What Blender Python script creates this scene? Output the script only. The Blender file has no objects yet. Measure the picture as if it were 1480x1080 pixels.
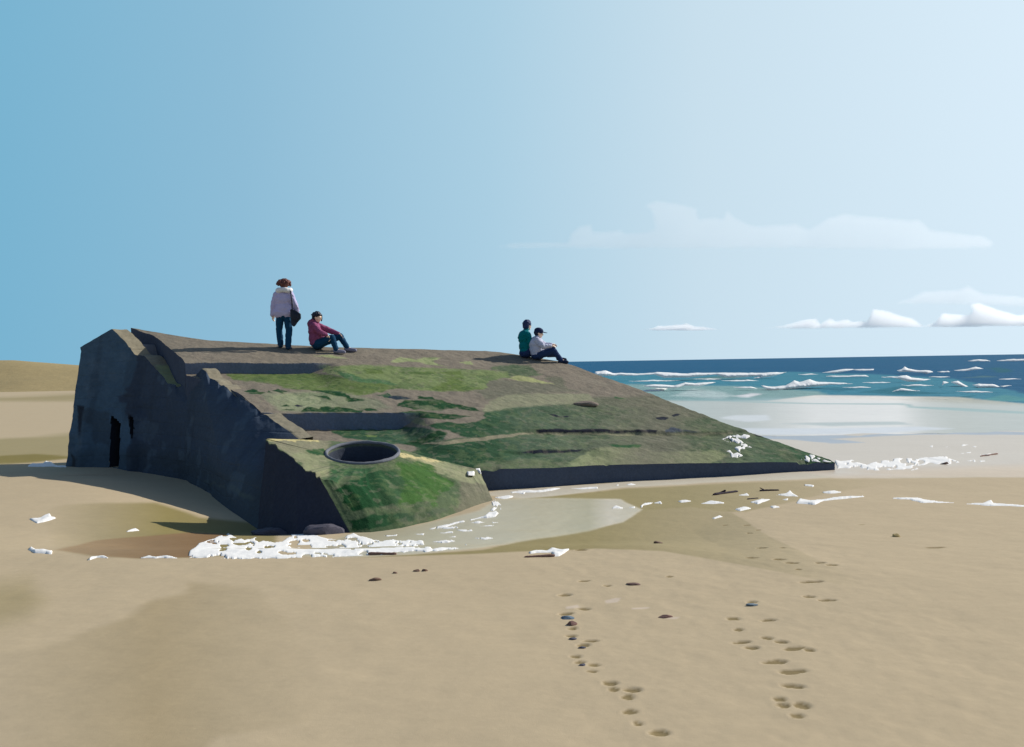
import bpy, math, random
import numpy as np
from mathutils import Vector, Matrix

random.seed(7)
rng = np.random.default_rng(7)
scene = bpy.context.scene
COL = scene.collection

# ------------------------------------------------------------------ camera
CAM_H = 2.1
F = 1452.0                      # focal length in reference pixels (1480 wide)
PITCH = math.radians(0.6235)
ROLL = math.radians(0.943)
_fwd = np.array([0.0, math.cos(PITCH), -math.sin(PITCH)])
_up0 = np.array([0.0, math.sin(PITCH), math.cos(PITCH)])
_rt0 = np.array([1.0, 0.0, 0.0])
_rt = _rt0 * math.cos(ROLL) - _up0 * math.sin(ROLL)
_up = _up0 * math.cos(ROLL) + _rt0 * math.sin(ROLL)
cam_data = bpy.data.cameras.new("camera")
cam_data.sensor_width = 36.0
cam_data.lens = 36.0 * F / 1480.0
cam_data.clip_start = 0.1
cam_data.clip_end = 60000.0
cam = bpy.data.objects.new("camera", cam_data)
COL.objects.link(cam)
_m = Matrix.Identity(4)
for _i in range(3):
    _m[_i][0] = _rt[_i]; _m[_i][1] = _up[_i]; _m[_i][2] = -_fwd[_i]
_m[2][3] = CAM_H
cam.matrix_world = _m
scene.camera = cam

# ------------------------------------------------------------------ light
SUN_AZ = math.atan2(0.885, 0.466)         # clockwise from +Y
SUN_EL = math.radians(33)
sdir = Vector((math.sin(SUN_AZ) * math.cos(SUN_EL), math.cos(SUN_AZ) * math.cos(SUN_EL), math.sin(SUN_EL)))
sun_data = bpy.data.lights.new("sun", 'SUN')
sun_data.energy = 5.0
sun_data.angle = math.radians(0.5)
sun_data.color = (1.0, 0.945, 0.86)
sun = bpy.data.objects.new("sun", sun_data)
COL.objects.link(sun)
sun.rotation_euler = sdir.to_track_quat('Z', 'Y').to_euler()
sun.location = (30, 10, 30)

scene.view_settings.view_transform = 'Standard'
scene.view_settings.look = 'None'
scene.view_settings.exposure = 0.0
scene.view_settings.gamma = 1.0
scene.cycles.volume_bounces = 4

def lin(c):
    """sRGB 0..255 -> linear"""
    out = []
    for v in c[:3]:
        v = v / 255.0
        out.append(v / 12.92 if v <= 0.04045 else ((v + 0.055) / 1.055) ** 2.4)
    return tuple(out)

world = bpy.data.worlds.new("World")
scene.world = world
world.use_nodes = True
wt = world.node_tree
wt.nodes.clear()
W = lambda t: wt.nodes.new(t)
sky = W('ShaderNodeTexSky'); sky.sky_type = 'NISHITA'; sky.sun_disc = False
sky.sun_elevation = SUN_EL; sky.sun_rotation = SUN_AZ
sky.air_density = 1.0; sky.dust_density = 0.6; sky.ozone_density = 2.0
tc = W('ShaderNodeTexCoord')
sep = W('ShaderNodeSeparateXYZ'); wt.links.new(tc.outputs['Generated'], sep.inputs[0])
# hazy sea sky: brightens towards the sun's side (azimuth), the same at any elevation near the horizon
flat = W('ShaderNodeCombineXYZ'); wt.links.new(sep.outputs['X'], flat.inputs['X']); wt.links.new(sep.outputs['Y'], flat.inputs['Y'])
nrm = W('ShaderNodeVectorMath'); nrm.operation = 'NORMALIZE'; wt.links.new(flat.outputs[0], nrm.inputs[0])
dot = W('ShaderNodeVectorMath'); dot.operation = 'DOT_PRODUCT'; wt.links.new(nrm.outputs[0], dot.inputs[0])
dot.inputs[1].default_value = (1.0, 0.02, 0.0)
mr = W('ShaderNodeMapRange'); wt.links.new(dot.outputs['Value'], mr.inputs['Value'])
mr.inputs['From Min'].default_value = -0.47; mr.inputs['From Max'].default_value = 0.47
ramp = W('ShaderNodeValToRGB'); wt.links.new(mr.outputs[0], ramp.inputs[0])
SKY_STOPS = [(0.0, (118, 178, 208)), (0.25, (142, 188, 214)), (0.5, (170, 206, 226)), (0.72, (200, 223, 237)), (1.0, (217, 236, 249))]
er = ramp.color_ramp.elements
er[0].position = 0.0; er[1].position = 1.0
for p, c in SKY_STOPS[1:-1]:
    er.new(p)
for e, (p, c) in zip(sorted(er, key=lambda q: q.position), SKY_STOPS):
    e.position = p; e.color = lin(c) + (1,)
bg1 = W('ShaderNodeBackground'); bg1.inputs['Strength'].default_value = 0.11
wt.links.new(sky.outputs[0], bg1.inputs['Color'])
bg2 = W('ShaderNodeBackground'); bg2.inputs['Strength'].default_value = 1.0
wt.links.new(ramp.outputs[0], bg2.inputs['Color'])
# the low haze layer gives way to the clear sky overhead and behind
ele = W('ShaderNodeMapRange'); ele.interpolation_type = 'SMOOTHSTEP'
wt.links.new(sep.outputs['Z'], ele.inputs['Value'])
ele.inputs['From Min'].default_value = 0.34; ele.inputs['From Max'].default_value = 0.75
mapy = W('ShaderNodeMapRange'); mapy.interpolation_type = 'SMOOTHSTEP'
sepn = W('ShaderNodeSeparateXYZ'); wt.links.new(nrm.outputs[0], sepn.inputs[0])
wt.links.new(sepn.outputs['Y'], mapy.inputs['Value'])
mapy.inputs['From Min'].default_value = 0.72; mapy.inputs['From Max'].default_value = 0.0
mx = W('ShaderNodeMath'); mx.operation = 'MAXIMUM'
wt.links.new(ele.outputs[0], mx.inputs[0]); wt.links.new(mapy.outputs[0], mx.inputs[1])
mixs = W('ShaderNodeMixShader')
wt.links.new(mx.outputs[0], mixs.inputs[0]); wt.links.new(bg2.outputs[0], mixs.inputs[1]); wt.links.new(bg1.outputs[0], mixs.inputs[2])
wout = W('ShaderNodeOutputWorld'); wt.links.new(mixs.outputs[0], wout.inputs['Surface'])

# ------------------------------------------------------------------ numeric helpers
def ray(px, py):
    X = (np.asarray(px, float) - 740.0) / F
    Y = -(np.asarray(py, float) - 540.0) / F
    d = _fwd[None, :] + X.reshape(-1, 1) * _rt[None, :] + Y.reshape(-1, 1) * _up[None, :]
    return d
def at_depth(px, py, y):
    """points where the sight lines through these pixels reach world distance y"""
    d = ray(px, py); t = np.broadcast_to(np.asarray(y, float), d.shape[:1]) / d[:, 1]
    p = d * t[:, None]; p[:, 2] += CAM_H
    return p
def on_plane(px, py, a, b, c):
    """intersection with z = a + b*x + c*y"""
    d = ray(px, py)
    t = (CAM_H - a) / (b * d[:, 0] + c * d[:, 1] - d[:, 2])
    p = d * t[:, None]; p[:, 2] += CAM_H
    return p
def on_field(px, py, zf, it=40):
    d = ray(px, py)
    z = np.zeros(len(d))
    for _ in range(it):
        t = (z - CAM_H) / np.minimum(d[:, 2], -1e-4)
        p = d * t[:, None]
        z = 0.5 * z + 0.5 * zf(p[:, 0], p[:, 1])
    t = (z - CAM_H) / np.minimum(d[:, 2], -1e-4)
    p = d * t[:, None]; p[:, 2] += CAM_H
    return p
def project(P):
    q = np.asarray(P, float).copy(); q[:, 2] -= CAM_H
    w = q @ _fwd; w = np.where(w > 0.05, w, np.nan)
    return 740 + F * (q @ _rt) / w, 540 - F * (q @ _up) / w

def _hash(ix, iy, seed):
    n = (ix.astype(np.int64) * 374761393 + iy.astype(np.int64) * 668265263 + seed * 1442695041) & 0x7fffffff
    n = ((n ^ (n >> 13)) * 1274126177) & 0x7fffffff
    return ((n ^ (n >> 16)) & 0xffff) / 65535.0
def vnoise(x, y, seed=0):
    x = np.asarray(x, float); y = np.asarray(y, float)
    ix = np.floor(x); iy = np.floor(y); fx = x - ix; fy = y - iy
    fx = fx * fx * (3 - 2 * fx); fy = fy * fy * (3 - 2 * fy)
    a = _hash(ix, iy, seed); b = _hash(ix + 1, iy, seed); c = _hash(ix, iy + 1, seed); d = _hash(ix + 1, iy + 1, seed)
    return (a * (1 - fx) + b * fx) * (1 - fy) + (c * (1 - fx) + d * fx) * fy
def fbm(x, y, seed=0, oct=4):
    s = 0; a = 0.5; tot = 0
    for i in range(oct):
        s = s + a * (vnoise(x, y, seed + 17 * i) - 0.5); tot += a
        x = np.asarray(x) * 2.03 + 3.1; y = np.asarray(y) * 2.03 + 7.7; a *= 0.5
    return s / tot * 2
def smooth(a, b, x):
    t = np.clip((x - a) / (b - a), 0, 1)
    return t * t * (3 - 2 * t)
def sdf(poly, X, Y):
    """signed distance (positive inside) to a polygon"""
    P = np.asarray(poly, float); n = len(P)
    ins = np.zeros(X.shape, bool); best = np.full(X.shape, 1e18)
    for i in range(n):
        x0, y0 = P[i]; x1, y1 = P[(i + 1) % n]
        cond = ((y0 > Y) != (y1 > Y))
        if y1 != y0:
            ins ^= cond & (X < (x1 - x0) * (Y - y0) / (y1 - y0) + x0)
        dx, dy = x1 - x0, y1 - y0; L = dx * dx + dy * dy + 1e-12
        t = np.clip(((X - x0) * dx + (Y - y0) * dy) / L, 0, 1)
        best = np.minimum(best, (X - x0 - t * dx) ** 2 + (Y - y0 - t * dy) ** 2)
    return np.where(ins, 1, -1) * np.sqrt(best)
def nearest_on(poly, X, Y):
    P = np.asarray(poly, float); n = len(P)
    best = np.full(X.shape, 1e18); bx = X.copy(); by = Y.copy()
    for i in range(n):
        x0, y0 = P[i]; x1, y1 = P[(i + 1) % n]
        dx, dy = x1 - x0, y1 - y0; L = dx * dx + dy * dy + 1e-12
        t = np.clip(((X - x0) * dx + (Y - y0) * dy) / L, 0, 1)
        qx, qy = x0 + t * dx, y0 + t * dy
        d = (X - qx) ** 2 + (Y - qy) ** 2
        m = d < best
        best = np.where(m, d, best); bx = np.where(m, qx, bx); by = np.where(m, qy, by)
    return bx, by
def ragged(poly, amp, step=5.0, seed=1, closed=True):
    """resample a traced outline and roughen it"""
    P = [np.array(p, float) for p in poly]; out = []
    for i in range(len(P) if closed else len(P) - 1):
        a, b = P[i], P[(i + 1) % len(P)]
        k = max(1, int(np.linalg.norm(b - a) / step))
        for j in range(k):
            out.append(a + (b - a) * j / k)
    if not closed: out.append(P[-1])
    A = np.array(out)
    A[:, 0] += amp * fbm(A[:, 0] / (step * 2.2), A[:, 1] / (step * 1.6), seed, 3)
    A[:, 1] += amp * 0.8 * fbm(A[:, 0] / (step * 2.0) + 50, A[:, 1] / (step * 1.6) + 9, seed + 5, 3)
    return A
def dens(poly3, n):
    """resample a 3D polyline to n points by arc length"""
    P = np.asarray(poly3, float); d = np.r_[0, np.cumsum(np.linalg.norm(np.diff(P, axis=0), axis=1))]
    t = np.linspace(0, d[-1], n)
    return np.stack([np.interp(t, d, P[:, k]) for k in range(3)], 1)

def paint(col, px, py, layers, wob=None):
    """blend flat-coloured growths, stains and painted light (traced outlines) into per-vertex colours"""
    for L in layers:
        poly, c = L[0], L[1]; fe = L[2] if len(L) > 2 else 1.2; op = L[3] if len(L) > 3 else 1.0
        P = np.asarray(poly, float); m = fe + 4
        sel = (px > P[:, 0].min() - m) & (px < P[:, 0].max() + m) & (py > P[:, 1].min() - m) & (py < P[:, 1].max() + m)
        idx = np.nonzero(sel)[0]
        if not len(idx): continue
        X, Y = px[idx], py[idx]
        if wob is not None: X = X + wob[0][idx]; Y = Y + wob[1][idx]
        w = smooth(-fe, fe, sdf(P, X, Y)) * op
        if isinstance(c, list):               # colour runs along x: [(px, rgb), ...]
            xs = [q[0] for q in c]; cs = np.array([lin(q[1]) for q in c])
            cc = np.stack([np.interp(X, xs, cs[:, k]) for k in range(3)], 1)
        else:
            cc = np.array(lin(c))[None, :]
        col[idx, :3] = col[idx, :3] * (1 - w[:, None]) + cc * w[:, None]
    return col

# ------------------------------------------------------------------ mesh + material helpers
def mesh_obj(name, V, Fc, mat=None, parent=None, smooth_sh=True, cols=None, attrs=None, sharp=None):
    me = bpy.data.meshes.new(name)
    V = np.asarray(V, float)
    if isinstance(Fc, np.ndarray):
        k = Fc.shape[1]
        me.vertices.add(len(V)); me.vertices.foreach_set('co', V.ravel().astype(np.float32))
        me.loops.add(Fc.size); me.loops.foreach_set('vertex_index', Fc.ravel().astype(np.int32))
        me.polygons.add(len(Fc)); me.polygons.foreach_set('loop_start', (np.arange(len(Fc)) * k).astype(np.int32))
        me.update(calc_edges=True); me.validate()
    else:
        me.from_pydata([tuple(v) for v in V], [], [tuple(f) for f in Fc]); me.update()
    if cols is not None:
        a = me.color_attributes.new('col', 'FLOAT_COLOR', 'POINT')
        c4 = np.ones((len(V), 4), np.float32); c4[:, :3] = cols
        a.data.foreach_set('color', c4.ravel())
    for k, v in (attrs or {}).items():
        a = me.attributes.new(k, 'FLOAT', 'POINT'); a.data.foreach_set('value', np.asarray(v, np.float32))
    if smooth_sh:
        me.polygons.foreach_set('use_smooth', np.ones(len(me.polygons), bool))
        if sharp: me.set_sharp_from_angle(angle=math.radians(sharp))
    if mat: me.materials.append(mat)
    o = bpy.data.objects.new(name, me); COL.objects.link(o)
    if parent is not None: o.parent = parent
    return o
def grid_faces(nr, nc, wrap=False):
    i = np.arange(nr - 1)[:, None]; j = np.arange(nc if wrap else nc - 1)[None, :]
    a = i * nc + j; b = i * nc + (j + 1) % nc
    return np.stack([a, b, b + nc, a + nc], -1).reshape(-1, 4)
def thing(name, label, cat, loc=(0, 0, 0), group=None):
    o = bpy.data.objects.new(name, None); COL.objects.link(o)
    o.location = loc; o.empty_display_size = 0.2
    return tag(o, label, cat, group)
def tag(o, label=None, cat=None, group=None, kind=None):
    if label: o['label'] = label
    if cat: o['category'] = cat
    if group: o['group'] = group
    if kind: o['kind'] = kind
    return o

def material(name, base=None, rough=0.85, spec=0.3, attr=False, bump=None, vary=0.0, vary_scale=6.0, wet_attr=False, sheen=0.0, alb=1.0, rough_wet=0.15, spec_wet=0.5, board=False):
    """Principled material: flat or per-vertex albedo, mottled by noise, with noise bump. bump = [(scale, strength, distance), ...]"""
    m = bpy.data.materials.new(name); m.use_nodes = True
    nt = m.node_tree; b = nt.nodes['Principled BSDF']; N = nt.nodes.new; Lk = nt.links.new
    b.inputs['Roughness'].default_value = rough; b.inputs['Specular IOR Level'].default_value = spec
    g = N('ShaderNodeNewGeometry')
    if attr:
        at = N('ShaderNodeAttribute'); at.attribute_name = 'col'; src = at.outputs['Color']
    else:
        rgb = N('ShaderNodeRGB'); rgb.outputs[0].default_value = tuple(base) + (1,); src = rgb.outputs[0]
    mul = N('ShaderNodeVectorMath'); mul.operation = 'SCALE'; Lk(src, mul.inputs[0]); mul.inputs['Scale'].default_value = alb
    if vary > 0:
        n1 = N('ShaderNodeTexNoise'); n1.inputs['Scale'].default_value = vary_scale; n1.inputs['Detail'].default_value = 8; n1.inputs['Roughness'].default_value = 0.65
        n2 = N('ShaderNodeTexNoise'); n2.inputs['Scale'].default_value = vary_scale * 9; n2.inputs['Detail'].default_value = 4
        Lk(g.outputs['Position'], n1.inputs['Vector']); Lk(g.outputs['Position'], n2.inputs['Vector'])
        ad = N('ShaderNodeMath'); ad.operation = 'ADD'; Lk(n1.outputs['Fac'], ad.inputs[0]); Lk(n2.outputs['Fac'], ad.inputs[1])
        mp = N('ShaderNodeMapRange'); Lk(ad.outputs[0], mp.inputs['Value'])
        mp.inputs['From Min'].default_value = 0.7; mp.inputs['From Max'].default_value = 1.3
        mp.inputs['To Min'].default_value = alb * (1 - vary); mp.inputs['To Max'].default_value = alb * (1 + vary)
        Lk(mp.outputs[0], mul.inputs['Scale'])
    Lk(mul.outputs[0], b.inputs['Base Color'])
    if board:
        # marks of the formwork boards: shallow horizontal lines broken by noise
        sx = N('ShaderNodeSeparateXYZ'); Lk(g.outputs['Position'], sx.inputs[0])
        nz = N('ShaderNodeTexNoise'); nz.inputs['Scale'].default_value = 0.5; nz.inputs['Detail'].default_value = 4; Lk(g.outputs['Position'], nz.inputs['Vector'])
        zz = N('ShaderNodeMath'); zz.operation = 'MULTIPLY_ADD'; Lk(nz.outputs['Fac'], zz.inputs[0]); zz.inputs[1].default_value = 0.22; Lk(sx.outputs['Z'], zz.inputs[2])
        pp = N('ShaderNodeMath'); pp.operation = 'PINGPONG'; Lk(zz.outputs[0], pp.inputs[0]); pp.inputs[1].default_value = 0.13
        rg = N('ShaderNodeMapRange'); Lk(pp.outputs[0], rg.inputs['Value']); rg.inputs['From Max'].default_value = 0.02
        bb = N('ShaderNodeBump'); bb.inputs['Strength'].default_value = 0.28; bb.inputs['Distance'].default_value = 0.03; Lk(rg.outputs[0], bb.inputs['Height'])
    if wet_attr:
        wa = N('ShaderNodeAttribute'); wa.attribute_name = 'wet'
        r = N('ShaderNodeMapRange'); Lk(wa.outputs['Fac'], r.inputs['Value']); r.inputs['To Min'].default_value = rough; r.inputs['To Max'].default_value = rough_wet
        Lk(r.outputs[0], b.inputs['Roughness'])
        s = N('ShaderNodeMapRange'); Lk(wa.outputs['Fac'], s.inputs['Value']); s.inputs['To Min'].default_value = spec; s.inputs['To Max'].default_value = spec_wet
        Lk(s.outputs[0], b.inputs['Specular IOR Level'])
    prev = bb if board else None
    for sc, st, di in (bump or []):
        n = N('ShaderNodeTexNoise'); n.inputs['Scale'].default_value = sc; n.inputs['Detail'].default_value = 6; n.inputs['Roughness'].default_value = 0.6
        Lk(g.outputs['Position'], n.inputs['Vector'])
        bp = N('ShaderNodeBump'); bp.inputs['Strength'].default_value = st; bp.inputs['Distance'].default_value = di
        Lk(n.outputs['Fac'], bp.inputs['Height'])
        if wet_attr:
            k = N('ShaderNodeMath'); k.operation = 'MULTIPLY_ADD'; Lk(wa.outputs['Fac'], k.inputs[0]); k.inputs[1].default_value = -0.85 * st; k.inputs[2].default_value = st
            Lk(k.outputs[0], bp.inputs['Strength'])
        if prev: Lk(prev.outputs[0], bp.inputs['Normal'])
        prev = bp
    if prev: Lk(prev.outputs[0], b.inputs['Normal'])
    return m
# ------------------------------------------------------------------ ground
_ex = [-60, -12, -6, -4.3, -1.7, 0.85, 1.53, 2.18, 3.0, 5.0, 60]
_ey = [10.0, 10.0, 10.15, 10.2, 10.3, 10.3, 10.1, 9.4, 8.4, 7.5, 7.5]
_ew = [6, 6, 3.2, 1.8, 1.5, 1.5, 1.8, 3.0, 6.0, 9.0, 9.0]
SCOUR = np.array([(-10.2, 23.0), (-8.9, 22.2), (-8.2, 22.0), (-6.8, 20.8), (-4.7, 16.7), (-3.7, 14.6), (-2.2, 13.4)])
SCOUR_D = [0.06, 0.08, 0.17, 0.22, 0.27, 0.3, 0.12]
FEET = [(816,860,18),(845,839.5,18),(878,847,12),(968,834,10),(845,880,22),(820,887,22),(827,908,11),(826,919,19),(854,926,26),(844,932,17),
        (833,949,19),(838,957,17),(859,961,17),(856,970.5,15),(882,988,21),(887,997.6,18),(915,998,27),(908.5,1008.6,21),(910,1030,22),(921,1046,13),(954,1060,28),
        (1048,759,8),(1080,759,14),(1096.5,766.5,8),(1083,771,10),(1102,792,17),(1132,792,8),(1087,806.5,19),(1126,809,19),(1145,814,24),(1186,814,15),(1203.5,817,15),(1154,823,9),
        (1173,841,36),(1170.5,862,18),(1194,867.5,28),(1087,870,17),(1059,894,22),(1111,896,23),(1067,910,15),(1071,928,27),(1088,936,20),(1108,922.6,19),(1130,928,18),
        (1147,938,38),(1170.5,940,15),(1120,957,38),(1148,971,44),(1147,991.6,37),(1127,1010,21),(1132,1019.6,19),(1159.5,1020,24),(1153,1034.4,18),(1245,759,14),(1350,792,32),(840,795,18)]
TINY = [(2,605,5),(8,605,5),(14,602,5),(22,602,5),(31,599,5),(40,596,5),(46,597.5,5),(58,596,5),(64,598,5),(71,594,4),(77,598,5)]
def zg0(x, y):
    x = np.asarray(x, float); y = np.asarray(y, float)
    ye = np.interp(x, _ex, _ey) + 0.12 * fbm(x * 0.5, x * 0 + 2.0, 3, 2); w = np.interp(x, _ex, _ew)
    z = 0.2 * (1 - smooth(0, 1, (y - ye) / w))
    seaside = smooth(-16, -6, x)
    z = z - 0.05 * smooth(18, 27.5, y) * seaside
    z = z - seaside * np.clip((y - 27.5) * 0.012, 0, 1.2)
    # scour around the landward wall
    best = np.full(x.shape, 1e9); dep = np.zeros(x.shape)
    for i in range(len(SCOUR) - 1):
        a, b = SCOUR[i], SCOUR[i + 1]; d = b - a; L = d @ d
        t = np.clip(((x - a[0]) * d[0] + (y - a[1]) * d[1]) / L, 0, 1)
        q = (x - a[0] - t * d[0]) ** 2 + (y - a[1] - t * d[1]) ** 2
        m = q < best
        best = np.where(m, q, best); dep = np.where(m, SCOUR_D[i] * (1 - t) + SCOUR_D[i + 1] * t, dep)
    z = z - dep * np.exp(-best / (1.5 ** 2))
    z = z + 0.012 * fbm(x * 0.6, y * 0.5, 11, 2) * smooth(3, 6, y)
    return z
def _feet_world():
    out = []
    for lst, ry, dp in ((FEET, 0.042, 0.009), (TINY, 0.09, 0.03)):
        A = np.array(lst, float); P = on_field(A[:, 0], A[:, 1], zg0)
        for i in range(len(A)):
            rx = 0.5 * A[i, 2] / F * P[i, 1]
            out.append((P[i, 0], P[i, 1], rx, ry * (0.8 + 0.5 * rng.random()), dp * (0.7 + 0.5 * rng.random()) * min(1.0, rx / 0.06 + 0.3), rng.uniform(-0.3, 0.3)))
    return out
FEET_W = _feet_world()
def zfeet(x, y):
    z = np.zeros(x.shape); damp = np.zeros(x.shape)
    for cx, cy, rx, ry, dp, ang in FEET_W:
        sel = np.nonzero((np.abs(x - cx) < 3.5 * max(rx, ry)) & (np.abs(y - cy) < 3.5 * max(rx, ry)))
        if not len(sel[0]): continue
        dx = x[sel] - cx; dy = y[sel] - cy
        u = (dx * math.cos(ang) + dy * math.sin(ang)) / rx; v = (-dx * math.sin(ang) + dy * math.cos(ang)) / ry
        r = np.sqrt(u * u + v * v) * (1 + 0.30 * fbm(x[sel] * 14, y[sel] * 14, int(cx * 100), 2))
        z[sel] += -dp * (1 - smooth(0.72, 1.1, r)) + 0.22 * dp * np.exp(-((r - 1.35) / 0.25) ** 2)
        damp[sel] = np.maximum(damp[sel], 1 - smooth(0.82, 1.0, r))
    return z, damp
def zg(x, y):
    return zg0(x, y)

SAND = (189, 171, 140)
def build_ground():
    def axis(parts):
        out = []
        for a, b, s in parts: out.append(np.arange(a, b, s))
        return np.unique(np.round(np.concatenate(out), 5))
    gx = np.r_[-np.geomspace(14, 6000, 60)[::-1], axis([(-13.95, 0.2, 0.06), (0.2, 3.3, 0.02), (3.3, 14, 0.06)]), np.geomspace(14, 6000, 60)]
    gy = np.r_[-np.geomspace(1, 4000, 25)[::-1], axis([(-0.5, 3.5, 0.25), (3.5, 11.0, 0.022), (11, 30, 0.06), (30, 70, 0.35), (70, 160, 3)]), np.geomspace(160, 9000, 25)]
    X, Y = np.meshgrid(gx, gy); x = X.ravel(); y = Y.ravel()
    zf, damp = zfeet(x, y)
    near = smooth(26, 10, y) * smooth(-20, -12, x) * smooth(20, 12, x)
    z = zg0(x, y) + zf + near * (0.006 * fbm(x * 2.2, y * 2.2, 21, 3) + 0.0035 * fbm(x * 9, y * 7, 22, 3))
    # the sheet dips under the sea
    z = np.where(y > 60, np.where(x > -16, np.minimum(z, -0.6), z), z)
    P = np.stack([x, y, z], 1)
    px, py = project(P); px = np.nan_to_num(px, nan=-9999); py = np.nan_to_num(py, nan=-9999)
    col = np.tile(np.array(lin(SAND)), (len(x), 1))
    wob = (3.0 * fbm(x * 1.5, y * 1.5, 31, 4), 1.2 * fbm(x * 1.5 + 9, y * 1.5, 32, 4))
    OCH = (150, 138, 98)
    L = [
        # broad darker patch in the foreground sand
        ([(-400, 960), (0, 948), (105, 925), (100, 921), (185, 893), (213, 870), (268, 858), (272, 842), (370, 850), (420, 900), (480, 1000), (440, 1045), (305, 1067), (295, 1090), (-400, 1090)],
         [(-300, SAND), (-20, (184, 167, 138)), (110, (176, 159, 128)), (225, (169, 151, 117)), (340, (177, 160, 129)), (470, SAND)], 5, 0.85),
        ([(-40, 850), (0, 842), (40, 838), (62, 868), (40, 890), (-40, 912)], (158, 143, 104), 22, 0.7),
        # far beach bands
        ([(-300, 580), (40, 574), (105, 569), (160, 566), (160, 580), (40, 580)], (150, 137, 96), 2.5, 0.75),
        ([(-200, 650), (0, 635), (110, 626), (170, 622), (170, 668), (98, 663), (0, 672), (-200, 690)], (160, 147, 109), 1.5),
        ([(-200, 668), (0, 659), (50, 656), (110, 661), (60, 667), (0, 670), (-200, 685)], (132, 120, 70), 2),
        # scour basin
        ([(60, 742), (90, 730), (150, 727), (225, 727), (290, 748), (400, 760), (400, 800), (260, 806), (130, 804), (80, 795)], [(60, SAND), (150, (165, 150, 115)), (240, (143, 130, 82)), (400, (140, 128, 88))], 3),
        ([(82, 795), (140, 781), (185, 777), (270, 770), (330, 771), (300, 806), (200, 807), (130, 803)], [(82, (166, 141, 106)), (200, (146, 119, 84)), (320, (132, 100, 62))], 1.5),
        # strip of paler wet sand along the seaward face
        ([(690, 715), (720, 709), (900, 697), (1100, 684), (1215, 680), (1480, 640), (1480, 690), (1200, 691), (1060, 696), (900, 705), (760, 722)], (201, 191, 170), 1.2),
        ([(740, 723), (900, 707), (1060, 698), (1200, 693), (1330, 693), (1200, 712), (1080, 740), (930, 742), (890, 722)], [(740, (150, 137, 90)), (1000, (158, 145, 106)), (1300, SAND)], 1.5),
        ([(520, 806), (700, 795), (770, 778), (870, 760), (930, 738), (1000, 733), (1060, 742), (1110, 775), (1290, 860), (1080, 818), (960, 797), (860, 793), (700, 800)],
         [(600, (148, 135, 92)), (850, (152, 139, 97)), (960, (163, 149, 113)), (1080, (172, 157, 124)), (1250, SAND)], 1.2),
        # thin sheet of standing water in the hollow
        ([(505, 772), (600, 760), (690, 738), (720, 722), (800, 720), (895, 722), (928, 737), (900, 755), (850, 768), (760, 782), (690, 793), (600, 801), (500, 806), (420, 804)],
         [(500, (190, 178, 148)), (700, (200, 189, 160)), (800, (199, 188, 156)), (850, (186, 176, 142)), (880, (212, 200, 176)), (930, (204, 192, 162))], 1.5),
        # wet beach by the sea, lightened in colour for the sky's sheen
        ([(300, 560), (3200, 540), (3200, 720), (2200, 700), (1600, 690), (1330, 689), (1207, 691), (1150, 680), (300, 640)], (208, 194, 174), 1.5),
        ([(1088, 629), (1160, 627), (1240, 630), (1330, 622), (1490, 625), (1490, 629), (1330, 628), (1200, 634), (1250, 640), (1200, 641), (1150, 636), (1090, 634)], (164, 172, 180), 1.0),
    ]
    # small pale shells' dust patches
    for q in [[(872, 868), (888, 864), (896, 864), (892, 870), (876, 872)], [(816, 877), (834, 874), (838, 878), (818, 880)], [(912, 878.5), (936, 877.5), (936, 880), (912, 880.5)], [(957, 893), (984, 892), (978, 895.5), (962, 894.5)]]:
        L.append((q, (203, 186, 165), 1.0))
    # drying sand in the distance past the frame keeps the base tone
    col = paint(col, px, py, L, wob)
    dampc = np.array(lin((128, 111, 72)))
    w = (damp * 0.85)[:, None]; col = col * (1 - w) + dampc * w
    # wetness drives gloss
    wet = np.zeros((len(x), 3))
    wl = [([(505, 772), (600, 760), (690, 738), (720, 722), (800, 720), (895, 722), (928, 737), (900, 755), (850, 768), (760, 782), (690, 793), (600, 801), (500, 806), (420, 804)], (255, 255, 255), 3, 0.8),
          ([(300, 560), (3200, 540), (3200, 700), (1600, 672), (1330, 680), (1207, 685), (1150, 670), (300, 630)], (255, 255, 255), 8, 0.75),
          ([(690, 715), (720, 709), (900, 697), (1100, 684), (1215, 680), (1330, 688), (1200, 690), (1060, 695), (900, 704), (760, 720)], (255, 255, 255), 3, 0.5),
          ([(82, 795), (140, 781), (270, 770), (330, 771), (300, 806), (200, 807), (130, 803)], (255, 255, 255), 3, 0.35)]
    wet = paint(wet, px, py, wl, wob)
    m = material("sand", attr=True, rough=0.95, spec=0.12, wet_attr=True, vary=0.04, vary_scale=1.6, alb=ALB_SAND,
                 bump=[(3.0, 0.08, 0.05), (26, 0.11, 0.012), (190, 0.30, 0.004)], rough_wet=0.16, spec_wet=0.24)
    o = mesh_obj("sand_ground", P, grid_faces(len(gy), len(gx)), m, cols=col, attrs={'wet': wet[:, 0]})
    tag(o, kind='structure')
ALB_SAND = 0.87
build_ground()

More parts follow.
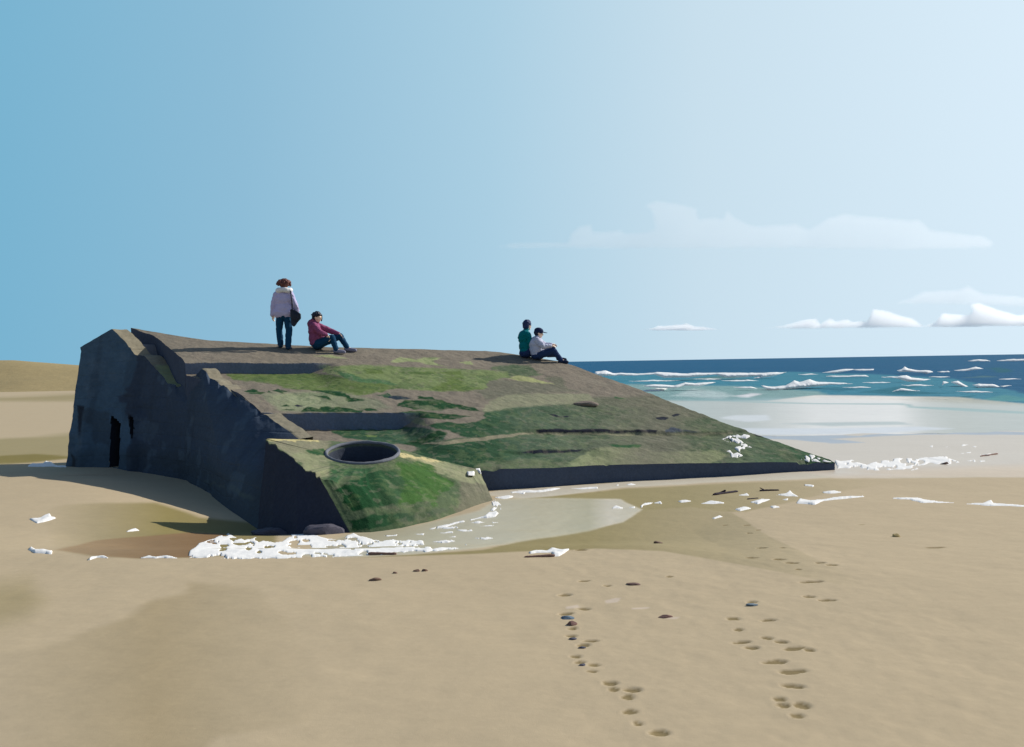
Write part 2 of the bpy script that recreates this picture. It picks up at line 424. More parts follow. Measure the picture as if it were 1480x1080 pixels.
# ------------------------------------------------------------------ dunes behind the beach
def build_dunes():
    xs = np.linspace(-260, -12, 260); ys = np.linspace(92, 190, 70)
    X, Y = np.meshgrid(xs, ys); x = X.ravel(); y = Y.ravel()
    s = x / y * 0 + x
    top = np.interp(x / y, [-2.5, -0.8, -0.55, -0.495, -0.43, -0.3, -0.1], [4.6, 4.2, 3.76, 3.70, 2.98, 1.5, 0.0])
    z = top * smooth(96, 118, y + 3 * fbm(x * 0.05, y * 0.05, 4, 3)) * smooth(196, 122, y) * (1 + 0.02 * fbm(x * 0.06, y * 0.08, 6, 3)) + 0.05 * fbm(x * 0.25, y * 0.25, 8, 3) - 0.35
    m = material("dune_sand", base=lin((159, 142, 103)), rough=0.95, spec=0.1, vary=0.06, vary_scale=0.12, bump=[(0.5, 0.25, 0.4), (3, 0.2, 0.1)], alb=0.98)
    tag(mesh_obj("dunes", np.stack([x, y, z], 1), grid_faces(len(ys), len(xs)), m), kind='structure')
build_dunes()

# ------------------------------------------------------------------ sea
SEA_Z = -0.05
def sea_z(x, y):
    x = np.asarray(x, float); y = np.asarray(y, float)
    a = smooth(50, 75, y)
    ph = y + 3.0 * fbm(x * 0.03, y * 0.01, 41, 3) * 2
    z = SEA_Z + a * (0.10 * np.sin(ph / 9.0) ** 3 + 0.07 * fbm(x * 0.12, y * 0.25, 42, 3)) * smooth(900, 200, y)
    z = z - 1.2 * (1 - smooth(-24, -9, x))
    return z + 0.006 * smooth(30, 45, y) * fbm(x * 0.6, y * 0.9, 44, 2)
def build_sea():
    ys = np.r_[np.arange(25.0, 46, 0.22), np.geomspace(46, 260, 190), np.geomspace(264, 40000, 70)]
    ss = np.linspace(-0.55, 1.6, 430)
    Y = np.repeat(ys[:, None], len(ss), 1); X = ss[None, :] * (Y + 6)
    x = X.ravel(); y = Y.ravel()
    shore = 27.6 + 0.7 * fbm(x * 0.12, x * 0 + 3, 51, 3) + 0.15 * fbm(x * 0.9, x * 0, 52, 2)
    z = np.where(y < shore, -0.2, sea_z(x, y))
    P = np.stack([x, y, z], 1); px, py = project(P)
    col = np.tile(np.array(lin((30, 94, 130))), (len(x), 1))
    wob = (9 * fbm(x * 0.10, y * 0.05, 61, 3), 1.6 * fbm(x * 0.25, y * 0.10, 62, 3))
    TEAL = (66, 134, 153); DEEP = (50, 98, 128)
    L = [
        ([(-300, 548), (400, 545), (870, 540), (1000, 540), (1140, 538), (1250, 541), (1380, 547), (1420, 556), (1490, 572), (2000, 585), (3200, 580), (3200, 900), (-300, 900)], TEAL, 1.5),
        ([(980, 548), (1040, 547), (1080, 546), (1040, 544)], (95, 130, 125), 1, 0.8),
        ([(1180, 562), (1250, 560), (1215, 567)], (45, 112, 132), 1.5, 0.8),
        ([(1240, 568), (1290, 559), (1340, 557), (1300, 563), (1380, 568), (1300, 570)], (40, 110, 125), 1.5, 0.8),
        ([(1370, 575), (1410, 571), (1400, 576)], (40, 110, 125), 1.2, 0.8),
        ([(1390, 546), (1420, 543), (1440, 545)], (90, 125, 120), 1.2, 0.7),
        ([(1430, 533), (1450, 531), (1468, 537), (1450, 539)], (32, 100, 112), 1, 0.8),
        ([(1425, 577), (1450, 571), (1490, 577), (1480, 580), (1440, 581)], (88, 150, 150), 2, 0.8),
        # pale shallow water
        ([(-300, 566), (700, 560), (900, 556), (960, 557), (1060, 558), (1110, 562), (1180, 566), (1200, 573), (1180, 700), (-300, 700)], (133, 166, 164), 2),
        ([(970, 572), (1000, 562), (1045, 567), (1060, 572), (1040, 576)], (178, 197, 195), 2.5),
        ([(1060, 572), (1085, 569), (1100, 570), (1080, 575)], (225, 224, 224), 1.5),
        # thin sheet running up the beach, its bright reflection painted into the colours
        ([(-300, 590), (700, 580), (900, 578), (1040, 580), (1110, 580), (1180, 572), (1260, 573), (1380, 574), (1490, 585), (2000, 600), (3200, 590), (3200, 900), (-300, 900)], [(960, (176, 184, 174)), (1080, (186, 186, 174)), (1180, (232, 226, 216)), (1300, (238, 232, 222)), (1340, (202, 200, 188)), (1380, (188, 188, 174)), (1480, (188, 190, 178))], 1.2),
        ([(1020, 579), (1180, 583), (1310, 584), (1325, 588), (1400, 591), (1490, 596), (1490, 599), (1400, 595), (1320, 590), (1305, 585.5), (1180, 584.5), (1100, 583)], (140, 172, 164), 0.8, 0.85),
        ([(1040, 603), (1060, 600), (1110, 600), (1112, 607), (1080, 609), (1050, 605)], (221, 221, 219), 1.5, 0.9),
        ([(1130, 612), (1200, 611), (1300, 610), (1320, 614), (1200, 616)], (178, 187, 180), 1.5, 0.9),
        ([(1040, 618), (1200, 619), (1330, 617), (1380, 620), (1280, 626), (1100, 628)], (219, 221, 223), 1.8, 0.9),
    ]
    col = paint(col, px, py, L, wob)
    film = np.zeros((len(x), 3))
    film = paint(film, px, py, [([(-300, 588), (880, 580), (1180, 574), (1500, 585), (2000, 600), (3200, 590), (3200, 900), (-300, 900)], (255, 255, 255), 5)])
    m = material("sea_water", attr=True, rough=0.6, spec=0.02, wet_attr=True, vary=0.05, vary_scale=0.3, alb=0.85,
                 bump=[(0.5, 0.55, 0.6), (2.2, 0.4, 0.15)], rough_wet=0.3, spec_wet=0.10)
    tag(mesh_obj("sea", P, grid_faces(len(ys), len(ss)), m, cols=col, attrs={'wet': film[:, 0]}), kind='structure')
build_sea()

# ------------------------------------------------------------------ bunker
PA, PB, PC = -3.489, -0.11, 0.23          # the tilted roof plane z = PA + PB x + PC y
def rp(pts): 
    A = np.array(pts, float); return on_plane(A[:, 0], A[:, 1], PA, PB, PC)
bunker = thing('bunker', 'tilted concrete bunker half sunk in the sand, its stepped roof grown with green moss', 'bunker', (-3.0, 19.0, 0.0))
BUN = np.array([-3.0, 19.0, 0.0])

def line_side(x, y, pa, pb):
    a = rp([pa])[0]; b = rp([pb])[0]; d = (b - a)[:2]; d = d / np.linalg.norm(d)
    n = np.array([-d[1], d[0]])
    if n[1] < 0: n = -n
    return (x - a[0]) * n[0] + (y - a[1]) * n[1], (x - a[0]) * d[0] + (y - a[1]) * d[1], np.linalg.norm((b - a)[:2])
def step(x, y, pa, pb, h, back, front, fade_l, fade_r, w=0.05, wob=0.05, seed=1):
    s, u, L = line_side(x, y, pa, pb)
    s = s + wob * fbm(x * 1.3, y * 1.3, seed, 3)
    m = smooth(-fade_l, 0, u) * (1 - smooth(L - fade_r * 0.4, L + fade_r, u))
    prof = (smooth(-w, w, s) - 1.0) * np.where(s > 0, 1.0, 1 - np.clip(-s / front, 0, 1))
    return h * m * prof
def roof_off(x, y):
    z = step(x, y, (236, 525), (456, 525), 0.24, 2.2, 2.4, 3, 0.5, seed=71, wob=0.03)
    z = z + step(x, y, (398, 597), (584, 597), 0.33, 1.6, 2.6, 3, 0.45, seed=72, wob=0.03)
    z = z + step(x, y, (775, 621.5), (1050, 623.5), 0.08, 0.7, 0.7, 0.6, 1.2, seed=73, wob=0.12)
    z = z + step(x, y, (750, 652), (842, 650), 0.06, 0.5, 0.5, 0.5, 0.5, seed=74, wob=0.10)
    return z

def fleck(col, x, y, seed):
    """small tufts and bare spots inside the larger growths"""
    green = smooth(0.0, 0.02, col[:, 1] - col[:, 0])
    a = fbm(x * 5.5, y * 4.0, seed, 4); b = fbm(x * 14, y * 10, seed + 3, 3); c = fbm(x * 3.0 + 4, y * 2.4, seed + 6, 5)
    lt = smooth(0.16, 0.26, a + 0.5 * b)[:, None] * green[:, None] * 0.18
    col = col * (1 - lt) + np.array(lin((122, 134, 88))) * lt
    dk = smooth(0.17, 0.26, c - 0.4 * b)[:, None] * (0.05 + 0.28 * green)[:, None]
    dk = dk * smooth(0.002, 0.03, col[:, 1] * 1.02 - col[:, 2])[:, None]
    col = col * (1 - dk) + np.array(lin((30, 70, 38))) * dk
    sp = smooth(0.24, 0.32, fbm(x * 9, y * 7, seed + 9, 4))[:, None] * 0.22
    col = col * (1 - sp) + np.array(lin((140, 132, 114))) * sp
    return col
def build_roof():
    left = np.vstack([rp([(189, 474), (222, 484.5), (274, 527), (322, 548)]), rp([(330, 552), (433, 635)]), [(-3.55, 16.4, 0)], [(-3.6, 15.5, 0)]])
    right = rp([(812, 523), (900, 554), (980, 585), (1050, 612), (1120, 637.5), (1160, 651), (1207, 667.5)])
    NR, NC = 380, 520
    l2 = dens(left, NR); r2 = dens(right, NR)
    k = smooth(21.9, 21.2, l2[:, 1]) * smooth(15.6, 17.0, l2[:, 1])
    l2[:, 0] -= 0.06 * k; l2[:, 1] -= 0.04 * k
    far = dens(rp([(189, 474), (225, 480), (265, 487), (300, 492), (480, 502), (610, 505), (700, 507.5), (722, 509), (765, 515.5), (812, 523)]), NC)
    t = np.linspace(0, 1, NR)[:, None]; s = np.linspace(0, 1, NC)[None, :]
    # Coons-like patch in plan: straight rows, the first row bent to the far edge
    chord = l2[0][None, :] + (r2[0] - l2[0])[None, :] * np.linspace(0, 1, NC)[:, None]
    bend = (far - chord)[:, :2]
    X = l2[:, None, 0] * (1 - s) + r2[:, None, 0] * s + bend[None, :, 0] * (1 - t) ** 3
    Y = l2[:, None, 1] * (1 - s) + r2[:, None, 1] * s + bend[None, :, 1] * (1 - t) ** 3
    # front row: the straight seaward face
    fpts = np.vstack([[(-3.6, 15.5, 0)], rp([(697, 678.5), (800, 676.5), (862, 672.5), (1000, 669.5), (1207, 667.5)])])
    fr = dens(fpts, NC)
    chord = l2[-1][None, :] + (r2[-1] - l2[-1])[None, :] * np.linspace(0, 1, NC)[:, None]
    b2 = (fr - chord)[:, :2]
    X = X + b2[None, :, 0] * t ** 3; Y = Y + b2[None, :, 1] * t ** 3
    x = X.ravel(); y = Y.ravel()
    off = roof_off(x, y); riser = np.zeros(len(x))
    x = x.copy(); y = y.copy()
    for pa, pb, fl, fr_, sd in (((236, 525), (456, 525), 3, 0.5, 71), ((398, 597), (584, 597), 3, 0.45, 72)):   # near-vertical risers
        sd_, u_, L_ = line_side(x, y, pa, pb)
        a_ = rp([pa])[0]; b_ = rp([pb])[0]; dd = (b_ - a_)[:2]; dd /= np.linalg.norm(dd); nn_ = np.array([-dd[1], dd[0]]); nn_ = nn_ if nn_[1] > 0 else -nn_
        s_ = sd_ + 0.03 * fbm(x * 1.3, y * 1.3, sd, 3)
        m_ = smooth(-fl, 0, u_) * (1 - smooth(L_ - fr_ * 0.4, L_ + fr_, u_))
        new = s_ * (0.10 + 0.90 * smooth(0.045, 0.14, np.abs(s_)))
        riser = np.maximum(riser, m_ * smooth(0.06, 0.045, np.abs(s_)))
        x += nn_[0] * (new - s_) * m_; y += nn_[1] * (new - s_) * m_
    edge = np.minimum.reduce([smooth(0, 0.03, np.broadcast_to(t, X.shape).ravel()), smooth(0, 0.02, np.broadcast_to(1 - t, X.shape).ravel())])
    z = PA + PB * x + PC * y + off
    rough = 0.022 * fbm(x * 1.7, y * 1.7, 81, 4) + 0.012 * fbm(x * 6, y * 6, 82, 3)
    z = z + rough * (0.35 + 0.65 * edge)
    # chipped seaward edge
    fl = np.broadcast_to(smooth(0.985, 1.0, t), X.shape).ravel()
    z = z - fl * 0.09 * np.clip(fbm(x * 2.2, y * 0.3, 84, 4) - 0.12, 0, 1) * 2
    P = np.stack([x, y, z], 1); px, py = project(P)
    col = np.tile(np.array(lin((126, 117, 103))), (len(x), 1))
    wob = (6 * fbm(x * 2.4, y * 2.4, 91, 4) + 4 * fbm(x * 9, y * 7, 93, 3), 1.8 * fbm(x * 2.4 + 5, y * 2.4, 92, 4) + 1.1 * fbm(x * 9, y * 7, 94, 3))
    DK = (14, 60, 28); GG = (88, 98, 76)
    L = [
        # seaward slope, grey green
        ([(700, 592), (780, 584), (850, 576), (960, 572), (985, 572), (1060, 600), (1230, 668), (1210, 690), (600, 690), (600, 640), (690, 632), (700, 612)],
         [(640, (36, 72, 45)), (700, (46, 80, 54)), (760, (74, 94, 72)), (820, (86, 99, 77)), (900, (97, 102, 82)), (960, (106, 105, 88)), (1020, (88, 98, 74)), (1080, (86, 100, 76)), (1150, (50, 84, 54)), (1200, (28, 70, 44))], 2.0),
        ([(780, 572), (830, 574), (960, 571), (1040, 604), (1000, 606), (930, 590), (860, 585), (800, 584)], (108, 106, 88), 4, 0.6),
        ([(700, 586), (722, 570), (760, 568), (850, 570), (860, 582), (800, 585), (740, 590), (700, 596)], (134, 134, 108), 2.0),
        ([(690, 566), (715, 549), (780, 552), (840, 566), (740, 570), (700, 578)], (109, 107, 91), 2.0),
        ([(706, 533), (722, 528), (765, 528), (785, 542), (760, 546), (735, 543)], (88, 100, 76), 1.5),
        ([(790, 545), (815, 545), (820, 562), (800, 558)], (106, 106, 88), 3),
        ([(735, 546), (752, 543), (770, 546), (800, 556), (778, 553), (750, 550)], (158, 160, 110), 1.0),
        # bright growth below the crest
        ([(456, 515), (480, 513), (503, 518), (480, 518)], (150, 156, 112), 0.8),
        ([(566, 522), (580, 516), (600, 520), (612, 516), (640, 518), (625, 522), (640, 530), (650, 532), (620, 527), (600, 523), (570, 525)], (146, 154, 108), 1.0),
        ([(664, 524), (680, 522), (686, 527), (668, 526)], (146, 154, 108), 0.8),
        ([(480, 530), (520, 527), (560, 529), (600, 531), (648, 534), (700, 536), (735, 538), (740, 545), (712, 551), (700, 562), (640, 566), (585, 562), (530, 552), (490, 544)], (114, 128, 82), 1.5),
        ([(455, 528), (475, 528), (500, 545), (475, 541)], (134, 142, 96), 1),
        ([(527, 532), (550, 532), (552, 540), (530, 540)], (95, 113, 59), 1.5),
        ([(568, 538), (640, 538), (665, 536), (664, 542), (600, 542)], (95, 113, 59), 1.2),
        ([(620, 562), (645, 552), (640, 545), (668, 542), (672, 554), (700, 562), (670, 566), (640, 566)], (95, 113, 59), 2),
        ([(484, 536), (505, 540), (525, 548), (560, 550), (572, 556), (545, 558), (525, 553), (500, 549)], (72, 106, 68), 1.3),
        ([(327, 541), (380, 540), (460, 540), (490, 545), (520, 552), (560, 556), (580, 560), (520, 573), (490, 567), (450, 565), (425, 563), (400, 556), (370, 551), (335, 550)], (92, 109, 60), 1.5),
        ([(375, 568), (425, 567), (480, 567), (545, 576), (565, 590), (480, 595), (405, 594)], [(375, (125, 125, 103)), (430, (143, 149, 116)), (500, (128, 131, 105)), (565, (116, 118, 98))], 3),
        # dark algae flecks
        ([(354, 566), (368, 562), (376, 565), (384, 567), (376, 570), (360, 569)], DK, 0.7), ([(387, 567), (392, 564), (395, 568)], DK, 0.7),
        ([(396, 565), (404, 562), (417, 566), (412, 568)], DK, 0.7),
        ([(449, 564), (478, 565), (500, 569), (508, 575), (532, 577.5), (505, 581), (498, 575), (480, 571)], DK, 0.8), ([(452, 572), (470, 572), (481, 578)], DK, 0.7),
        ([(406, 588), (414, 585.5), (425, 588)], DK, 0.6), ([(406, 593), (414, 590.5), (428, 593)], DK, 0.6), ([(428, 588), (433, 586), (438, 588), (432, 589)], (24, 30, 48), 0.5),
        ([(433, 595), (446, 588), (462, 592), (465, 588), (500, 590), (522, 593), (520, 596)], DK, 0.8), ([(520, 590), (535, 590), (546, 593), (530, 594)], DK, 0.7),
        ([(544, 572), (560, 568), (566, 577), (550, 572)], (33, 72, 52), 0.7), ([(563, 571), (590, 573), (595, 576), (570, 579), (563, 576)], (36, 50, 62), 0.7),
        ([(573, 586), (585, 578), (640, 578), (655, 584), (690, 590), (697, 594), (680, 594), (662, 590), (640, 593), (600, 592)], DK, 1.0),
        ([(604, 573), (625, 575), (628, 578), (606, 577)], DK, 0.8),
        ([(600, 587), (625, 586), (640, 594), (612, 594)], (94, 104, 78), 1.5),
        ([(578, 597), (605, 594), (640, 598), (682, 602), (650, 607), (612, 604)], DK, 0.8),
        ([(617, 614), (648, 609), (662, 613), (690, 611), (700, 606), (740, 607), (770, 602), (790, 634), (740, 634), (690, 634), (668, 630), (650, 622), (630, 620)], [(640, (34, 70, 44)), (700, (40, 74, 48)), (740, (66, 88, 66)), (780, (86, 98, 76))], 1.2),
        ([(588, 600), (610, 604), (618, 616), (600, 612)], (134, 132, 100), 1.0),
        ([(478, 622), (520, 619), (612, 618), (645, 628), (638, 636), (605, 642), (560, 641), (530, 637), (500, 634)], [(480, (36, 72, 46)), (560, (48, 80, 58)), (640, (70, 96, 74))], 1.2),
        ([(585, 641), (620, 630), (635, 622), (648, 626), (630, 637), (600, 646)], DK, 1.0),
        ([(528, 629), (548, 629), (545, 632), (530, 631)], (96, 118, 66), 0.8),
        ([(580, 655), (640, 645), (695, 640), (745, 640), (745, 680), (690, 690), (656, 676), (650, 667), (615, 660)], [(640, (33, 68, 42)), (700, (36, 70, 44)), (745, (64, 88, 64))], 1.2),
        ([(610, 642), (640, 638), (690, 633), (760, 625.5), (780, 626), (700, 637), (640, 643)], (136, 130, 106), 0.8),
        ([(775, 626), (950, 627), (1060, 625.5), (1060, 628), (950, 629.5), (775, 628.5)], (128, 126, 100), 0.7),
        # ledge shadows painted dark into the crevices; weed clumps follow below
        ([(773, 621), (800, 620), (830, 621.5), (870, 620), (910, 622), (952, 621), (951, 625.5), (776, 626)], (24, 28, 42), 0.8),
        ([(963, 622), (968, 617), (985, 622), (1010, 623.5), (985, 625), (965, 625)], (70, 78, 88), 0.8),
        ([(749, 655), (770, 650), (842, 650), (838, 653), (775, 655)], (28, 34, 50), 0.8),
        ([(792, 598), (806, 599), (812, 603), (800, 602)], (22, 28, 44), 0.6), ([(813, 601), (822, 601), (820, 603), (814, 603)], (22, 28, 44), 0.6),
        ([(947, 604), (958, 602), (968, 604), (960, 607.5), (950, 606.5)], (22, 28, 44), 0.6), ([(970, 600), (976, 597.5), (983, 599), (972, 602.5)], (22, 28, 44), 0.6),
        # pale ledge along the seaward edge
        ([(812, 677), (838, 660), (862, 648), (910, 645), (935, 648), (944, 654), (1000, 652), (1045, 652), (1052, 658), (1028, 670), (940, 672), (880, 680)], [(812, (143, 151, 112)), (860, (130, 134, 100)), (930, (118, 116, 96)), (1040, (122, 128, 94))], 1.8),
        ([(880, 643), (930, 643), (920, 647), (884, 646)], (44, 84, 50), 0.8), ([(884, 573), (895, 574), (905, 576), (886, 576)], (56, 90, 56), 0.8),
        ([(690, 672), (715, 668), (760, 663), (830, 668), (815, 680), (690, 680)], (98, 108, 80), 2, 0.8),
        ([(1100, 640), (1140, 650), (1165, 668), (1140, 668)], (98, 104, 80), 4, 0.7),
        ([(1076, 619), (1122, 635), (1124, 640), (1098, 632), (1078, 625)], (26, 28, 34), 0.7),
    ]
    col = paint(col, px, py, L, wob)
    col = fleck(col, x, y, 120)
    rw = (riser * 0.9)[:, None]; col = col * (1 - rw) + np.array(lin((92, 106, 128))) * rw     # riser faces tinted slate, their shade put into the colour
    # skirt: the slab's own thickness, its shade and wet tone both in the colour
    idx = np.arange(NR * NC).reshape(NR, NC)
    loop = np.concatenate([idx[0, :], idx[1:, -1], idx[-1, -2::-1], idx[-2:0:-1, 0]])
    nl = len(loop); top = P[loop]
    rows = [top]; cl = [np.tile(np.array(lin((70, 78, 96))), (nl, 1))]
    K = 14
    for k in range(1, K + 1):
        q = top.copy(); f = k / K
        q[:, 2] = top[:, 2] * (1 - f) + (-0.7) * f
        n = 0.02 * fbm(q[:, 0] * 3 + q[:, 1] * 3, q[:, 2] * 4, 83, 3)
        q[:, 0] += n; q[:, 1] += n
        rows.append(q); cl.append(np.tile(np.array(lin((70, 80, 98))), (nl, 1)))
    SV = np.vstack(rows)
    base = len(P)
    gf = grid_faces(K + 1, nl, wrap=True)[:, ::-1] + base
    V = np.vstack([P, SV]) - BUN
    C = np.vstack([col, np.vstack(cl)])
    Fc = np.vstack([grid_faces(NR, NC)[:, ::-1], gf])
    m = material("mossy_concrete", attr=True, rough=0.92, spec=0.12, vary=0.13, vary_scale=2.4, alb=ALB_ROOF, bump=[(7, 0.35, 0.05), (40, 0.4, 0.012), (160, 0.3, 0.004)])
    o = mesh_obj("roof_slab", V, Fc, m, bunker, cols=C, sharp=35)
    return m
ALB_ROOF = 0.94
moss_mat = build_roof()

# --- landward wall
wall_mat = material("shade_toned_concrete", attr=True, rough=0.8, spec=0.15, vary=0.15, vary_scale=1.3, alb=1.06, bump=[(4, 0.25, 0.06), (30, 0.35, 0.015)], board=True)  # landward wall: its shade is put into the vertex colours
def build_wall():
    tp = [(116, 502, 23.0), (139, 488.5, 23.05), (162, 475, 23.1), (182, 495, 23.0), (195, 511, 22.9), (207, 513, 22.8), (218, 525, 22.6), (238, 547, 22.2), (242, 554, 22.0), (268, 558.5, 21.6), (292, 533, 21.2), (433, 635, 17.1)]
    A = np.array(tp); T = at_depth(A[:, 0], A[:, 1], A[:, 2])
    B = np.array([(95, 673), (113, 674), (135, 674), (160, 675), (185, 679), (200, 681), (225, 685), (250, 690), (265, 693), (290, 705), (330, 736), (385, 772)], float)
    zb = np.array([-.06, -.06, -.07, -.08, -.12, -.16, -.18, -.2, -.21, -.22, -.26, -.29])
    d = ray(B[:, 0], B[:, 1]); t = (zb - CAM_H) / d[:, 2]; Bp = d * t[:, None]; Bp[:, 2] += CAM_H
    # dense columns
    NCOL = 300; NROW = 120
    par = np.r_[0, np.cumsum(np.linalg.norm(np.diff(Bp, axis=0), axis=1) + 0.4 * np.linalg.norm(np.diff(T, axis=0), axis=1))]
    par /= par[-1]; s = np.linspace(0, 1, NCOL)
    Td = np.stack([np.interp(s, par, T[:, k]) for k in range(3)], 1)
    Bd = np.stack([np.interp(s, par, Bp[:, k]) for k in range(3)], 1)
    chip = np.clip(fbm(s * 26, s * 0 + 1.5, 108, 4) - 0.05, 0, 1)
    f = np.linspace(0, 1.25, NROW)[:, None, None]
    G = Td[None] * (1 - f) + Bd[None] * f
    dz = -0.16 * chip * smooth(0.02, 0.06, s) + 0.012 * fbm(s * 90, s * 0, 109, 3)
    G[:, :, 2] += dz[None, :] * np.clip(1 - f[:, :, 0] / 0.14, 0, 1)
    Td[:, 2] += dz
    P = G.reshape(-1, 3)
    n = 0.045 * fbm(P[:, 0] * 1.3 + P[:, 1] * 0.8, P[:, 2] * 1.6, 101, 5) + 0.10 * np.clip(fbm(P[:, 0] * 1.1 - P[:, 1] * .8, P[:, 2] * 1.8, 107, 4) - 0.22, 0, 1)
    keep = np.repeat(smooth(0, 0.04, np.linspace(0, 1.25, NROW)), NCOL)
    P[:, 0] += n * keep * 0.8; P[:, 1] += n * keep * 0.6
    px, py = project(P)
    col = np.tile(np.array(lin((54, 66, 82))), (len(P), 1))  # dark slate base, shade of the wall painted in
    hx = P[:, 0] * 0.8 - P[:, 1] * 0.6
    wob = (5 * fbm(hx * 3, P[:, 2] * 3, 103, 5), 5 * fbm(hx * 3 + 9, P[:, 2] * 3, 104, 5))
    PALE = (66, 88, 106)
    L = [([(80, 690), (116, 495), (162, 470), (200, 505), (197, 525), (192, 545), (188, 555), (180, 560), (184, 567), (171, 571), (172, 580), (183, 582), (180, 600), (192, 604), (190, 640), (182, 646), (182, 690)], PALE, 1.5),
         ([(112, 595), (128, 588), (145, 595), (160, 598), (160, 650), (150, 640), (138, 640), (130, 628), (134, 612), (118, 610)], (58, 74, 88), 2.0),
         ([(112, 586), (122, 585), (120, 596), (119, 612), (113, 634), (111, 605)], (36, 44, 56), 1.2),
         ([(103, 650), (107, 660), (107, 680), (101, 680)], (28, 34, 44), 1.0),
         ([(186, 600), (192, 603), (194, 620), (190, 635), (187, 625)], (26, 30, 40), 0.8),
         ([(335, 700), (350, 712), (372, 722), (368, 728), (345, 716), (330, 706)], (82, 92, 88), 2.0, 0.8),
         ([(296, 696), (324, 701), (326, 705), (298, 699)], (84, 94, 94), 1.2, 0.7),
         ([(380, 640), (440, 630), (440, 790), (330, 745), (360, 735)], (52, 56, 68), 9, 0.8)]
    col = paint(col, px, py, L, wob)
    # run-off streaks, tide line and bare patches
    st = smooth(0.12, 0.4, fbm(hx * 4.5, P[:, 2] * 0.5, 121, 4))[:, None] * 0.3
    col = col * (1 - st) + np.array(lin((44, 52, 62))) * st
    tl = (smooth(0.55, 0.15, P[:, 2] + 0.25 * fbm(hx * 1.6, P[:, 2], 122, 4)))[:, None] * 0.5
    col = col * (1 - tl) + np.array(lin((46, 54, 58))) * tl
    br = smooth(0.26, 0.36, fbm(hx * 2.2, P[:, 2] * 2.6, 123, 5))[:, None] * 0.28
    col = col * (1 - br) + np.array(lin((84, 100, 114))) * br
    Fc = grid_faces(NROW, NCOL)
    # openings: the faces inside them are left out
    door = [(160.5, 599), (174.5, 612), (172, 676), (158, 676)]
    slit = [(187.3, 601), (192, 604), (193.8, 619), (190.5, 634), (187.5, 624)]
    cx = px[Fc].mean(1); cy = py[Fc].mean(1)
    Fk = Fc[(sdf(door, cx, cy) <= 0) & (sdf(slit, cx, cy) <= 0)]
    # coping: thickness of the wall, broken inner edge; on the far length it stands proud, nearer it is level with the roof
    back = np.stack([np.interp(s, [0, .25, .5, .7, 1], [0.22, 0.30, 0.42, 0.22, 0.20]), np.interp(s, [0, .3, .55, .7, 1], [0.20, 0.30, 0.42, 0.17, 0.15])], 1)
    NB = 12; rows = []
    for k in range(1, NB + 1):
        q = Td.copy(); q[:, 0] += back[:, 0] * k / NB; q[:, 1] += back[:, 1] * k / NB
        q[:, 2] += 0.02 * fbm(q[:, 0] * 4, q[:, 1] * 4, 106, 3) - 0.10 * (k / NB) * (s < 0.05)
        q[:, 2] += np.interp(s, [0.0, 0.68, 0.74, 1.0], [0, 0, 0.0, 0.03]) * k / NB
        rows.append(q)
    down = rows[-1].copy(); down[:, 2] -= 0.34; rows.append(down)
    flo = down.copy(); flo[:, 0] += 1.5; flo[:, 1] += 0.9; flo[:, 2] -= 0.05; rows.append(flo)
    base = len(P)
    CV = np.vstack([Td] + rows)
    pxc, pyc = project(CV)
    cc = np.tile(np.array(lin((134, 126, 106))), (len(CV), 1))
    cc = paint(cc, pxc, pyc, [([(225, 528), (290, 528), (290, 534), (268, 562), (236, 556)], (142, 146, 108), 2)], None)
    cc[-2 * NCOL:] = np.array(lin((110, 112, 116)))
    Fcop = grid_faces(NB + 3, NCOL)[:, ::-1] + base
    # far end return
    e0 = P.reshape(NROW, NCOL, 3)[:, 0]; e1 = e0 + np.array([0.55, 1.1, 0.0]); 
    base2 = base + len(CV)
    EV = np.vstack([e0, e1]); EF = grid_faces(2, NROW) + base2
    V = np.vstack([P, CV, EV]) - BUN
    C = np.vstack([col, cc, np.tile(np.array(lin((70, 82, 94))), (len(EV), 1))])
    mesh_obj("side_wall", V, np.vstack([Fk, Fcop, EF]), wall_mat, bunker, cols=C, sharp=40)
    # recesses behind the openings
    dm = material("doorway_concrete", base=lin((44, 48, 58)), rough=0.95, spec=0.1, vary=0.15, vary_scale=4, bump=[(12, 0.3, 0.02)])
    for nm, pol, grow in (('doorway', door, 1.35), ('slit_opening', slit, 1.8)):
        rim = np.array([P[np.nanargmin((px - q[0]) ** 2 + (py - q[1]) ** 2)] for q in pol])
        rim = rim.mean(0) + (rim - rim.mean(0)) * grow
        inn = rim + np.array([0.55, 1.3, 0.0]); k = len(pol)
        V = np.vstack([rim + np.array([0.02, 0.05, 0]), inn]) - BUN
        Fd = [(q, (q + 1) % k, k + (q + 1) % k, k + q) for q in range(k)] + [tuple(range(k, 2 * k))]
        mesh_obj(nm, V, Fd, dm, bunker, smooth_sh=False)
build_wall()

